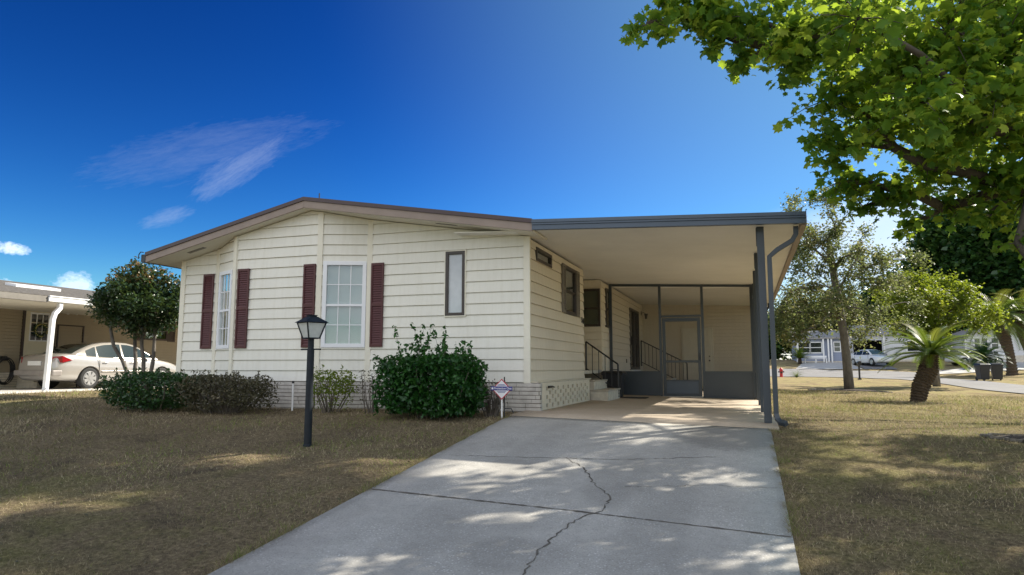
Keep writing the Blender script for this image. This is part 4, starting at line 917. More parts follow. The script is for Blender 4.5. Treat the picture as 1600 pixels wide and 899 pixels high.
# ---- red tipped photinia at the left corner of the house
px, py = -14.35, 13.15; pz = tz(px, py)
def ptint(p, n, rg, br): return rg.uniform(0, .7, n)
pb = []
cr, sr = math.cos(R(18.8)), math.sin(R(18.8))
for b in ell_blobs((0, 0, 2.42), 1.0, .95, .82, 54, .24, .36, 41, inner=.15): pb.append((px+b[0], py+b[1], b[2], b[3]))
def mk_photinia():
    t = thing('photinia_tree', 'many stemmed small tree with reddish tips at the left corner of the house', 'tree', (px, py, pz-.03)); B = (px, py, pz-.03)
    mb = MB(); r = random.Random(3); groups = {}
    tops = [(-.62, -.25, 1.75), (-.22, .1, 1.7), (.18, -.05, 1.6), (.42, .12, 1.7)]
    foot = [(.06, -.05), (.0, .03), (.30, 0), (.42, .05)]
    for b in pb:
        q = (b[0]-px, b[1]-py, b[2]); j = min(range(4), key=lambda k: (tops[k][0]-q[0])**2+(tops[k][1]-q[1])**2); groups.setdefault(j, []).append((q[0], q[1], q[2]-B[2], b[3]))
    cs, ts = [], []; rg = np.random.default_rng(5)
    for j, gbl in groups.items():
        f = foot[j]; tp = tops[j]
        root = [(f[0], f[1], 0), (f[0]*.7+tp[0]*.3, f[1], .5), ((f[0]+tp[0])/2+.03, (f[1]+tp[1])/2, .9), (tp[0]*.8+f[0]*.2, tp[1], 1.3), (tp[0], tp[1], 1.7)]
        paths, _ = branchwork(root, .045, gbl, j, .010)
        for pts, rad in paths: mb.tube(pts, rad, 7 if rad[0] > .03 else 4)
        for x, y, z, br in gbl:
            n = int(270*(br/.3)**2); d = rg.normal(size=(n, 3)); d /= np.linalg.norm(d, axis=1)[:, None]; p = d*br*(rg.uniform(.2, 1.15, n)[:, None])+np.array([x, y, z]); cs.append(p)
            top = p[:, 2] > 2.85; ts.append(np.where(top & (rg.uniform(size=n) < .34), rg.uniform(.76, 1, n), rg.uniform(0, .7, n)))
    mb.build('trunk', M['barkgrey'], t, smooth=True); leaves('crown', np.vstack(cs), .108, 'oval', M['leaf_photinia'], t, droop=.1, tint=np.concatenate(ts), flat=.3, seed=6)
mk_photinia()
# ---- shrubs along the front wall
bush('shrub', 'wide dark green shrub at the left front corner of the house', 'shrub', (-10.75, 10.30), 1.15, .55, .74, 6200, 'oval', .075, M['leaf_dark'], 'shrubs along the front wall', 2, 22, 3.2, sprigs=10)
bush('shrub', 'half withered grey brown shrub right of the dark corner shrub', 'shrub', (-9.05, 10.25), 1.0, .50, .70, 5200, 'oval', .060, M['leaf_dead'], 'shrubs along the front wall', 3, 120, 2.8, sprigs=14, hollow_bottom=.45, stem_r=.006)
bush('shrub', 'small yellow green shrub behind the lamp post', 'shrub', (-7.02, 10.62), .42, .33, .78, 1300, 'oval', .055, M['leaf_lime'], 'shrubs along the front wall', 4, 16, 2.6, hollow_bottom=.75, sprigs=3)
bush('shrub', 'thin sparse shrub against the skirting right of the lamp post', 'shrub', (-6.28, 10.72), .28, .22, .80, 190, 'oval', .05, M['leaf_dead'], 'shrubs along the front wall', 5, 15, 2.2, hollow_bottom=.8, stem_r=.006)
bush('shrub', 'bare stemmed shrub tight against the left side of the big green shrub', 'shrub', (-5.80, 10.62), .20, .25, .92, 200, 'oval', .05, M['leaf_dark'], 'shrubs along the front wall', 6, 14, 2.2, hollow_bottom=.9, stem_r=.006, sprigs=4)
bush('shrub', 'large clipped green shrub between the bay and the yard sign', 'shrub', (-4.84, 10.32), .88, .55, 1.04, 9500, 'oval', .092, M['leaf_bush'], 'shrubs along the front wall', 7, 20, 5.0, sprigs=30, droop=.25)
bush('shrub', 'dead dark twiggy shrub between the big green shrub and the yard sign', 'shrub', (-3.98, 10.66), .30, .25, .62, 160, 'oval', .045, M['leaf_dead'], 'shrubs along the front wall', 8, 46, 2.0, stem_r=.007, stem_mat=M['twig'])
# ---- sago palm and palms
def frond_palm(name, label, cat, base, trunk, rtr, nf, flen, leafl, seed, upmin=-.15, upmax=1.3, dead=0, width=.012, group=None, nleaf=30, lmat=None, arch=.9, rs=None):
    t = thing(name, label, cat, base, 0, group); r = random.Random(seed); B = Vector(base)
    mb = MB(); pts = [Vector(p)-B for p in trunk]; n = 40; P = []; Rd = []
    for i in range(n+1):
        s = i/n*(len(pts)-1); k = min(int(s), len(pts)-2); P.append(pts[k].lerp(pts[k+1], s-k)); q = rtr[min(k, len(rtr)-1)]+(rtr[min(k+1, len(rtr)-1)]-rtr[min(k, len(rtr)-1)])*(s-k); Rd.append(q*(1.0 if i % 2 else .86))
    mb.tube(P, Rd, 16)
    for i in range(0, n):    # leaf boots
        for j in range(11):
            a = 2*math.pi*(j+.5*(i % 2))/11+r.uniform(-.1, .1); d = Vector((math.cos(a), math.sin(a), 0)); c = P[i]+d*Rd[i]*.95; s_ = Rd[i]*.13
            side = Vector((-d.y, d.x, 0))*s_
            mb.add([c-side, c+side, c+d*s_*.9+Vector((0, 0, s_*1.1)), c-d*s_+Vector((0, 0, s_))], [(0, 1, 2), (1, 3, 2), (3, 0, 2)])
    mb.build('trunk', M['palmtrunk'], t)
    top = P[-1]; fr = MB(); tint = []
    for i in range(nf):
        az = i*2.39996+r.uniform(-.15, .15); f = (i+.5)/nf; el = upmax-(upmax-upmin)*f**.8+r.uniform(-.1, .1); L = flen*r.uniform(.85, 1.05); d = Vector((math.cos(az), math.sin(az), 0)); side = Vector((-d.y, d.x, 0))
        p = top.copy()+Vector((0, 0, .02)); e = el; prev = p.copy(); path = [p.copy()]; m_ = 14
        for k in range(m_): e -= arch*(.3+1.2*k/m_)/m_*(1.0 if el > .2 else .7); p = p+(d*math.cos(e)+Vector((0, 0, math.sin(e))))*L/m_; path.append(p.copy())
        tv = 1.0 if i < dead else r.uniform(.1, .75); b0 = len(fr.v); fr.tube(path, [width*(1-.8*k/m_) for k in range(m_+1)], 3, cap=False)
        for k in range(nleaf):
            s = .10+.90*k/nleaf; q = s*m_; a_ = int(min(q, m_-1)); c = path[a_].lerp(path[a_+1], q-a_); T = (path[a_+1]-path[a_]).normalized(); ll = leafl*math.sin(math.pi*(.12+.80*s))**.6; up = side.cross(T)*-1
            if up.z < 0: up = -up
            for sg_ in (-1, 1):
                dd = (side*sg_*.80+T*.55+up*.28).normalized(); w_ = T*(ll*.055+.004); tipp = c+dd*ll-Vector((0, 0, ll*.12))
                fr.add([c-w_, c+w_, tipp], [(0, 1, 2)])
        tint += [tv+r.uniform(-.08, .08)]*1; tint += [tv]*(len(fr.v)-b0-1)
    o = fr.build('fronds', lmat or M['frond'], t); a = o.data.attributes.new('tint', 'FLOAT', 'POINT'); a.data.foreach_set('value', np.clip(np.array(tint, np.float32), 0, 1)); return t
sb = (4.45, 21.7, tz(4.45, 21.7)-.03)
frond_palm('sago_palm', 'sago palm with thick leaning shaggy trunk on the right lawn', 'palm', sb, [sb, (4.58, 21.75, .28), (4.80, 21.8, .72), (4.88, 21.85, 1.12)], [.20, .24, .26, .20], 54, 1.42, .20, 5, upmin=-.1, upmax=1.2, dead=3, nleaf=46, width=.012, arch=1.15)
pb_ = (18.9, 61, tz(18.9, 61)-.05)
frond_palm('date_palm', 'tall palm with drooping fronds in front of the far right house', 'palm', pb_, [pb_, (18.9, 61, 1.6), (18.6, 61, 3.0), (18.2, 61, 4.6)], [.42, .30, .45, .75], 46, 3.3, .7, 6, upmin=-.55, upmax=1.3, dead=5, width=.05, nleaf=26, arch=1.4)
pb2 = (20.6, 62.5, tz(20.6, 62.5)-.05)
frond_palm('date_palm', 'second palm trunk right behind the tall palm at the edge of the photo', 'palm', pb2, [pb2, (20.6, 62.5, 2.0), (20.3, 62.5, 3.4), (20.4, 62.5, 5.0)], [.42, .34, .45, .65], 36, 2.8, .6, 16, upmin=-.5, upmax=1.3, dead=3, width=.05, nleaf=22, arch=1.4)
sp = (16.3, 57.5, tz(16.3, 57.5)-.03)
for k_, (dx, dy) in enumerate(((-.25, 0), (.45, .1))): pass
frond_palm('shrub_palm', 'bushy low palm left of the tall palm beside the grey bins', 'palm', sp, [sp, (16.4, 57.5, .6), (16.2, 57.5, 1.5)], [.09, .08, .10], 40, 1.7, .45, 8, upmin=-.5, upmax=1.35, width=.02, nleaf=24, arch=1.2, lmat=M['leaf_dark'])
yc = (5.0, 72.5, tz(5.0, 72.5)-.03)
frond_palm('yucca_plant', 'spiky pale green plant on the lawn left of the blue grey house', 'plant', yc, [yc, (5.0, 72.5, yc[2]+.6)], [.2, .15], 34, 1.3, .35, 9, upmin=.0, upmax=1.4, width=.03, nleaf=16, arch=.6, lmat=M['leaf_lime'])
gc = (3.55, 55.4, tz(3.55, 55.4)-.02)
frond_palm('grass_clump', 'small spiky grass clump at the near edge of the street', 'plant', gc, [gc, (3.55, 55.4, gc[2]+.05)], [.08, .05], 26, .75, .10, 10, upmin=.2, upmax=1.4, width=.012, nleaf=8, arch=1.0, lmat=M['leaf_lime'])
# ---- dark oak and the far trees
def big_far(name, label, c, rx, rz_, zc_, n, lm, seed, rmin=1.0, rmax=1.7, size=.42, per=420, group='trees behind the far houses', trunk_r=.35):
    x, y = c; z = tz(x, y)
    return tree(name, label, 'tree', (x, y, z-.1), [(x, y, z-.1), (x, y, z+zc_*.25), (x, y, z+zc_*.5), (x, y, z+zc_*.8)], trunk_r, ell_blobs((x, y, z+zc_), rx, rx*.8, rz_, n, rmin, rmax, seed, inner=.2), 'tri', size, per, lm, M['barkgrey'], group, seed, twigs=5, tip=.03, spread=.3)
big_far('oak_tree', 'huge dark green oak rising behind the far right house', (29.0, 90), 11.0, 8.5, 9.0, 80, M['leaf_dark'], 51, 1.8, 2.8, .6, 140)
big_far('oak_tree', 'dark tree filling the gap between the palm and the lime green tree', (20.0, 93), 6.0, 5.0, 5.4, 34, M['leaf_dark'], 52, 1.1, 1.8, .45, 150)
big_far('oak_tree', 'dark round tree left of the blue grey house', (2.2, 92), 4.5, 2.4, 3.0, 22, M['leaf_dark'], 53, 1.0, 1.6, .42, 170)
big_far('oak_tree', 'olive tree rising over the roof of the blue grey house', (9.5, 92), 5.0, 3.2, 4.2, 24, M['leaf_olive'], 54, 1.1, 1.8, .45, 150)
big_far('oak_tree', 'dark green tree behind the pale gabled house in the middle distance', (17.5, 96), 5.0, 3.4, 4.5, 24, M['leaf_dark'], 55, 1.1, 1.8, .45, 150)
big_far('oak_tree', 'low dark tree at the far left end of the street view', (-5.5, 96), 5.0, 2.4, 3.0, 22, M['leaf_dark'], 56, 1.1, 1.7, .45, 150)

# far-off wood closing the view behind the street
def wood():
    r = np.random.default_rng(60); n = 26000; x = r.uniform(-90, 150, n); top = 6.5+2.2*np.sin(x*.11+.4)+1.3*np.sin(x*.37)+.8*np.sin(x*.9+1); y = r.uniform(118, 130, n); z = 1.5+np.abs(r.beta(1.6, 1.2, n))*top
    o = leaves('tree_line', np.stack([x, y, z], -1), .95, 'tri', M['leaf_dark'], None, tint=np.clip(r.normal(.45, .25, n), 0, 1), flat=.2, seed=61); o['kind'] = 'stuff'; tag(o, 'far off dark wood along the horizon behind the street', 'trees')
wood()
# ================================================================== CAR
def make_car(name, label, loc, rz, paint, group=None, detail=True):
    t = thing(name, label, 'car', loc, rz, group)
    # stations along the length: y, half width, z of sill, z of belt/deck
    stn = [(-2.40, .60, .42, .70), (-2.37, .74, .30, .90), (-2.25, .83, .26, 1.02), (-1.9, .885, .24, 1.055), (-1.5, .90, .22, 1.02), (-1.0, .905, .20, .98), (0, .91, .19, .95), (.9, .905, .19, .93), (1.2, .90, .20, .92), (1.6, .89, .21, .87), (2.0, .86, .23, .79), (2.25, .78, .27, .70), (2.38, .62, .33, .58), (2.40, .50, .40, .50)]
    v = []; f = []; K = 0
    for (y, w_, zb, zt) in stn:
        m_ = (zb+zt)/2
        prof = [(.0, zb-.02), (w_*.80, zb-.01), (w_*.96, zb+.05), (w_, m_-.06), (w_*1.0, m_+.05), (w_*.985, m_+.10), (w_*.955, zt-.06), (w_*.88, zt-.005), (w_*.60, zt+.02), (0, zt+.035)]
        full = [(x, z) for x, z in prof]+[(-x, z) for x, z in prof[-2:0:-1]]
        K = len(full); v += [(x, y, z) for x, z in full]
    for i in range(len(stn)-1):
        for j in range(K): f.append((i*K+j, i*K+(j+1) % K, (i+1)*K+(j+1) % K, (i+1)*K+j))
    f.append(tuple(range(K))[::-1]); f.append(tuple((len(stn)-1)*K+j for j in range(K)))
    mb = MB(); mb.add(v, f); body = mb.build('body', paint, t, smooth=True)
    ss_ = body.modifiers.new('sub', 'SUBSURF'); ss_.levels = 1; ss_.render_levels = 2
    WY = (-1.32, 1.42); wr = .315
    cut = MB()
    for wy in WY:
        for sx in (-1, 1): cut.tube([(sx*.62, wy, wr), (sx*1.1, wy, wr)], wr+.055, 32)
    cutter = cut.build('arch_cutter', M['rubber']); bo = body.modifiers.new('arch', 'BOOLEAN'); bo.object = cutter; bo.operation = 'DIFFERENCE'; bo.solver = 'EXACT'
    cutter.parent = t
    dg = bpy.context.evaluated_depsgraph_get(); dg.update(); ss_.levels = 2; dg.update()
    me = bpy.data.meshes.new_from_object(body.evaluated_get(bpy.context.evaluated_depsgraph_get())); body.modifiers.clear(); body.data = me; body.data.materials.clear(); body.data.materials.append(paint)
    for p in me.polygons: p.use_smooth = True; p.material_index = 0
    bpy.data.objects.remove(cutter)
    try:
        me.set_sharp_from_angle(angle=R(35))
    except Exception: pass
    # cabin
    cab = [(-1.80, 1.03), (-1.45, 1.20), (-1.1, 1.335), (-.7, 1.42), (-.2, 1.455), (.2, 1.44), (.5, 1.38), (.85, 1.20), (1.28, .95)]
    def zt(y):
        for a, b in zip(cab[:-1], cab[1:]):
            if a[0] <= y <= b[0]: s = (y-a[0])/(b[0]-a[0]); return a[1]+(b[1]-a[1])*s
        return .95
    zb = .90
    def sx_(y, z):
        z1 = max(zt(y)-.05, zb+.02); s = min(1, max(0, (z-zb)/(1.40-zb))); return .80-.20*s
    v = []; f = []
    for y, z in cab:
        z1 = max(z-.05, zb+.02)
        half = [(.80, zb), (sx_(y, z1), z1), (sx_(y, z1)-.07, z-.008), (.30, z+.012), (0, z+.018)]
        full = half+[(-x, q) for x, q in half[-2::-1]]; v += [(x, y, q) for x, q in full]
    K = 9
    for i in range(len(cab)-1):
        for j in range(K-1): f.append((i*K+j, i*K+j+1, (i+1)*K+j+1, (i+1)*K+j))
    mb = MB(); mb.add(v, f); cb = mb.build('cabin', paint, t, smooth=True)
    try: cb.data.set_sharp_from_angle(angle=R(40))
    except Exception: pass
    for sgn in (-1, 1):
        for a, b in ((-1.38, -1.03), (-.98, -.12), (-.05, 1.02)):
            mb = MB(); n_ = 10; P = []
            for i in range(n_+1):
                y = a+(b-a)*i/n_; z0_ = .955; z1_ = max(zt(y)-.075, z0_+.004)
                for z in (z0_, (z0_+z1_)/2, z1_): P.append((sgn*(sx_(y, z)+.006), y, z))
            mb.add(P, [(i*3+j, (i+1)*3+j, (i+1)*3+j+1, i*3+j+1) for i in range(n_) for j in range(2)]); mb.build('side_window', M['carglassd'], t)
    for nm, a, b in (('rear_window', -1.74, -1.0), ('windshield', .50, 1.22)):
        mb = MB(); P = []
        for i in range(9):
            y = a+(b-a)*i/8; w_ = sx_(y, zt(y))-.11
            for k in (-1, -.5, 0, .5, 1): P.append((w_*k, y, zt(y)+.022-(.010 if abs(k) == 1 else 0)))
        mb.add(P, [(i*5+j, i*5+j+1, (i+1)*5+j+1, (i+1)*5+j) for i in range(8) for j in range(4)]); mb.build(nm, M['carglassd'], t, smooth=True)
    # wheels
    for wy in WY:
        for sgn in (-1, 1):
            x = sgn*.80; w = MB(); w.tube([(x-sgn*.11, wy, wr), (x-sgn*.10, wy, wr), (x+sgn*.08, wy, wr), (x+sgn*.10, wy, wr)], [wr-.03, wr, wr, wr-.03], 28); wh = w.build('wheel', M['rubber'], t, smooth=False)
            rm = MB(); xo = x+sgn*.102
            rm.tube([(xo-sgn*.02, wy, wr), (xo+sgn*.004, wy, wr)], [.225, .215], 28)
            for k in range(7):
                a = 2*math.pi*k/7; ca, sa = math.cos(a), math.sin(a); q = [(.05, .035), (.19, .055), (.19, -.055), (.05, -.035)]
                P1 = [(xo+sgn*.004, wy+ca*r_-sa*s_, wr+sa*r_+ca*s_) for r_, s_ in q]; P2 = [(xo+sgn*.020, wy+ca*r_-sa*s_, wr+sa*r_+ca*s_) for r_, s_ in q]
                rm.hexa(P1, P2)
            rm.tube([(xo, wy, wr), (xo+sgn*.028, wy, wr)], .05, 14); rm.build('rim', M['alloy'], wh)
            dk = MB(); dk.tube([(xo+sgn*.0045, wy, wr), (xo+sgn*.006, wy, wr)], .195, 28); dk.build('brake', M['rubber'], wh)
    # lights, handles, mirrors, seams, plate
    for sgn in (-1, 1):
        mb = MB(); mb.hexa([(sgn*.55, -2.41, .78), (sgn*.86, -2.20, .78), (sgn*.90, -1.90, .86), (sgn*.86, -2.22, .98), (sgn*.60, -2.37, .95)], [(sgn*.55, -2.37, .78), (sgn*.80, -2.18, .78), (sgn*.84, -1.90, .86), (sgn*.80, -2.20, .97), (sgn*.60, -2.33, .94)]); mb.build('taillight', M['taillight'], t, bevel=.008)
        mb = MB(); mb.hexa([(sgn*.50, 2.39, .58), (sgn*.76, 2.27, .58), (sgn*.80, 2.16, .72), (sgn*.50, 2.30, .70)], [(sgn*.50, 2.30, .58), (sgn*.70, 2.18, .58), (sgn*.72, 2.10, .70), (sgn*.50, 2.22, .69)]); mb.build('headlight', M['frost'], t)
        for y in (-.88, .12): mb = MB(); mb.tube([(sgn*.905, y, .80), (sgn*.925, y+.02, .80), (sgn*.925, y+.14, .80), (sgn*.905, y+.16, .80)], .014, 6); mb.build('door_handle', paint, t)
        mb = MB(); mb.hexa([(sgn*.84, .86, .96), (sgn*1.02, .84, .95), (sgn*1.02, .84, 1.07), (sgn*.88, .86, 1.06)], [(sgn*.84, .93, .96), (sgn*1.0, .93, .97), (sgn*1.0, .93, 1.05), (sgn*.88, .93, 1.05)]); mb.build('wing_mirror', M['black'], t, bevel=.01)
        for y in (-1.02, -.09, .98): mb = MB(); mb.box(sgn*.905-.008, sgn*.905+.008, y-.004, y+.004, .25, .93); mb.build('door_seam', M['rubber'], t)
        mb = MB(); mb.box(sgn*.905-.012, sgn*.905+.018, -.95, 1.05, .50, .545); mb.build('side_moulding', paint, t, bevel=.005)
    mb = MB(); mb.box(-.26, .26, -2.43, -2.40, .70, .83); mb.build('number_plate', M['white'], t, bevel=.004)
    mb = MB(); mb.hexa([(-.80, -2.44, .40), (.80, -2.44, .40), (.84, -2.18, .40), (-.84, -2.18, .40)], [(-.80, -2.45, .56), (.80, -2.45, .56), (.86, -2.18, .56), (-.86, -2.18, .56)]); mb.build('rear_bumper', M['lower'] if detail else paint, t, bevel=.03)
    return t
M['carglassd'] = pbr('tinted_car_glass', (0.02, 0.03, 0.028), 0.06, spec=0.5, coat=0.0, var=0.05)
make_car('parked_car', 'champagne saloon car parked under the neighbour carport', (-19.82, 17.02, .13), 0, M['carpaint'])
make_car('parked_car', 'small white car parked nose out by the far pale gabled house', (10.9, 70.5, tz(10.9, 70.5)+.05), R(205), M['carwhite'], detail=False)
make_car('parked_car', 'white car half hidden by sago fronds near the far right house', (19.3, 70.5, tz(19.3, 70.5)+.03), R(100), M['carwhite'], detail=False)

# ================================================================== NEIGHBOUR HOUSE (left)
nb = thing('neighbour_house', 'tan sided neighbour house with grey shingle roof and white gutter at the left edge', 'house', (-24, 17, 0))
def npart(mb, name, m, bevel=0.0, parent=None, smooth=False):
    o = mb.build(name, m, parent or nb, bevel=bevel, smooth=smooth)
    if parent is None: o.location = (24, -17, 0)
    return o
nx0 = -22.0; U, Nn = (0, 1), (1, 0); O = (nx0, 9.0)
mb = MB(); DH = (6.78, 7.74, .70, 2.76); WH = (11.45, 12.55, 1.85, 2.62)
lap_siding(mb, O, U, Nn, [(0, .62), (22, .62), (22, 3.05), (0, 3.05)], .62, .105, .012, [DH, WH]); mb.box(-29.5, -22.04, 9, 9.04, .1, 3.05); mb.box(-29.5, -22.04, 30.9, 31, .1, 3.05)
npart(mb, 'wall', M['nsiding'])
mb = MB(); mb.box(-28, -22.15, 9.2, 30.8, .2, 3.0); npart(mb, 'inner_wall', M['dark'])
q = bricks('skirting', O, U, 22, .10, .62, nb, out=.03, m=M['step'], loc=(24, -17, 0), seed=14)
mb = MB()
for a, b, c, d in ((DH[0]-.08, DH[0]+.0, .70, 2.84), (DH[1], DH[1]+.08, .70, 2.84), (DH[0], DH[1], 2.76, 2.84)): mb.obox(O, U, Nn, a, b, -.02, .045, c, d)
ndr = npart(mb, 'door', M['darktrim'])
mb = MB(); mb.obox(O, U, Nn, DH[0], DH[1], -.02, .02, .70, 2.76); mb.build('door_leaf', M['ndoor'], ndr, bevel=.004)
mb = MB()
for k in range(3):
    for j in range(3): mb.obox(O, U, Nn, 6.98+k*.20, 6.98+k*.20+.165, .020, .024, 1.66+j*.29, 1.66+j*.29+.26)
mb.build('pane', M['darkglass2'], ndr)
mb = MB()
for a, b, c, d in ((6.94, 6.98, 1.62, 2.56), (7.545, 7.585, 1.62, 2.56), (6.98, 7.545, 1.62, 1.66), (6.98, 7.545, 2.505, 2.56)): mb.obox(O, U, Nn, a, b, .02, .034, c, d)
for k in (1, 2): mb.obox(O, U, Nn, 6.945+k*.20, 6.98+k*.20, .02, .03, 1.66, 2.505)
mb.build('window_grille', M['white'], ndr)
mb = MB()
for a, b, c, d in ((7.90, 7.94, .62, 2.22), (8.84, 8.88, .62, 2.22), (7.94, 8.84, 2.18, 2.22)): mb.obox(O, U, Nn, a, b, .0, .04, c, d)
npart(mb, 'closet_door_trim', M['darktrim'])
fr_ = window(nb, O, U, WH, M['darktrim'], M['darkglass'], None, fw=.05, muntin=False); fr_.location = (24, -17, 0)
for a in (11.05, 12.58): shutter(O, U, a, a+.36, 1.80, 2.68, M['darktrim'], nb, .05, (24, -17, 0), .014)
mb = MB(); mb.obox(O, U, Nn, 13.35, 13.5, .01, .06, 1.25, 1.42); npart(mb, 'meter_box', M['black'])
mb = MB(); mb.obox(O, U, Nn, 8.22, 8.34, .01, .05, 2.62, 2.74)
for dy in (-.1, .1): mb.tube([(nx0+.05, O[1]+8.28, 2.68), (nx0+.12, O[1]+8.28+dy, 2.66), (nx0+.2, O[1]+8.28+dy*1.8, 2.62)], [.02, .045, .06], 8)
npart(mb, 'floodlight', M['white'])
def zn(x): return 2.76+(-18.3-x)*.16
mb = MB(); mb.hexa([(-26, 8.5, zn(-26)-.05), (-18.34, 8.5, zn(-18.34)-.05), (-18.34, 32, zn(-18.34)-.05), (-26, 32, zn(-26)-.05)], [(-26, 8.5, zn(-26)), (-18.34, 8.5, zn(-18.34)), (-18.34, 32, zn(-18.34)), (-26, 32, zn(-26))])
mb.hexa([(-33.5, 8.5, zn(-18.5)-.05), (-26, 8.5, zn(-26)-.05), (-26, 32, zn(-26)-.05), (-33.5, 32, zn(-18.5)-.05)], [(-33.5, 8.5, zn(-18.5)), (-26, 8.5, zn(-26)), (-26, 32, zn(-26)), (-33.5, 32, zn(-18.5))])
nrf = npart(mb, 'roof', M['gray_shingle'])
mb = MB(); mb.box(-22, -18.45, 8.6, 32, 2.60, 2.62); mb.build('soffit', M['soffit'], nrf)
mb = MB(); mb.box(-18.46, -18.33, 8.6, 13.75, 2.58, 2.74); mb.build('fascia', M['greyshut'], nrf)
mb = MB(); mb.box(-18.47, -18.28, 13.75, 32, 2.60, 2.76); mb.box(-18.47, -18.26, 13.75, 32, 2.73, 2.762); gt_ = mb.build('gutter', M['white'], nrf, bevel=.006)
mb = MB(); mb.tube([(-18.38, 14.15, 2.60), (-18.38, 14.15, 2.44), (-18.36, 14.0, 2.28), (-18.36, 13.95, 2.1), (-18.36, 13.9, .24), (-18.32, 13.86, .15), (-18.2, 13.8, .12)], .056, 4, square=True); mb.build('downspout', M['white'], nrf, bevel=.006)
mb = MB(); mb.hexa([(-22.2, 15.2, zn(-22.2)), (-21.7, 15.2, zn(-21.7)), (-21.7, 16.7, zn(-21.7)), (-22.2, 16.7, zn(-22.2))], [(-22.2, 15.2, zn(-22.2)+.08), (-21.7, 15.2, zn(-21.7)+.08), (-21.7, 16.7, zn(-21.7)+.08), (-22.2, 16.7, zn(-22.2)+.08)]); mb.build('roof_vent', M['white'], nrf)
mb = MB()
for y in (20.5, 26.5, 31.0): mb.box(-18.48, -18.36, y-.06, y+.06, .12, 2.6)
npart(mb, 'carport_post', M['white'])
wr_ = thing('door_wreath', 'leafy wreath with yellow flowers hanging on the neighbour door', 'wreath', (nx0+.06, 16.27, 1.98))
rg = np.random.default_rng(8); a = rg.uniform(0, 2*np.pi, 520); rr_ = .20+rg.normal(0, .035, 520)
leaves('foliage', np.stack([rg.uniform(0, .07, 520), np.cos(a)*rr_, np.sin(a)*rr_], -1), .055, 'oval', M['leaf_dark'], wr_, seed=3)
a = rg.uniform(0, 2*np.pi, 40); mb = MB()
for q in a: mb.tube([(.06, math.cos(q)*.2, math.sin(q)*.2), (.085, math.cos(q)*.2, math.sin(q)*.2)], [.02, .012], 6)
mb.build('flowers', pbr('pale_yellow_flower', (.55, .48, .18), .6), wr_)
ns = thing('neighbour_steps', 'brick steps with dark rail below the neighbour door', 'steps', (-21.5, 16.2, .12))
mb = MB()
for k in range(3): mb.box(-.45, .45-.0-.28*0+(-.0), -.55, .55, 0, .0+.19) if k == 0 else mb.box(-.45, .45-.15*k, -.55, .55, .0+.19*k+.002, .19*(k+1))
mb.build('step_block', M['step'], ns, bevel=.006)
mb = MB(); rail(mb, (-.40, .56, .5), (.75, .56, 0), .85, 5, .018); mb.build('handrail', M['black'], ns)
hz = thing('garden_hose', 'black garden hose coiled on its hanger at the left edge', 'hose', (nx0+.12, 15.15, .78)); mb = MB()
for k in range(7):
    pts = []
    for i in range(25):
        q = 2*math.pi*i/24; pts.append((.03+.018*k+.01*math.sin(q*2), math.cos(q)*(.20+.012*k), -.12+math.sin(q)*(.36+.02*((k*3) % 4))))
    mb.tube(pts, .013, 5)
mb.build('hose_coil', M['plastic'], hz, smooth=True); mb = MB(); mb.box(-.10, .05, -.06, .06, .20, .34); mb.build('hanger', M['black'], hz)

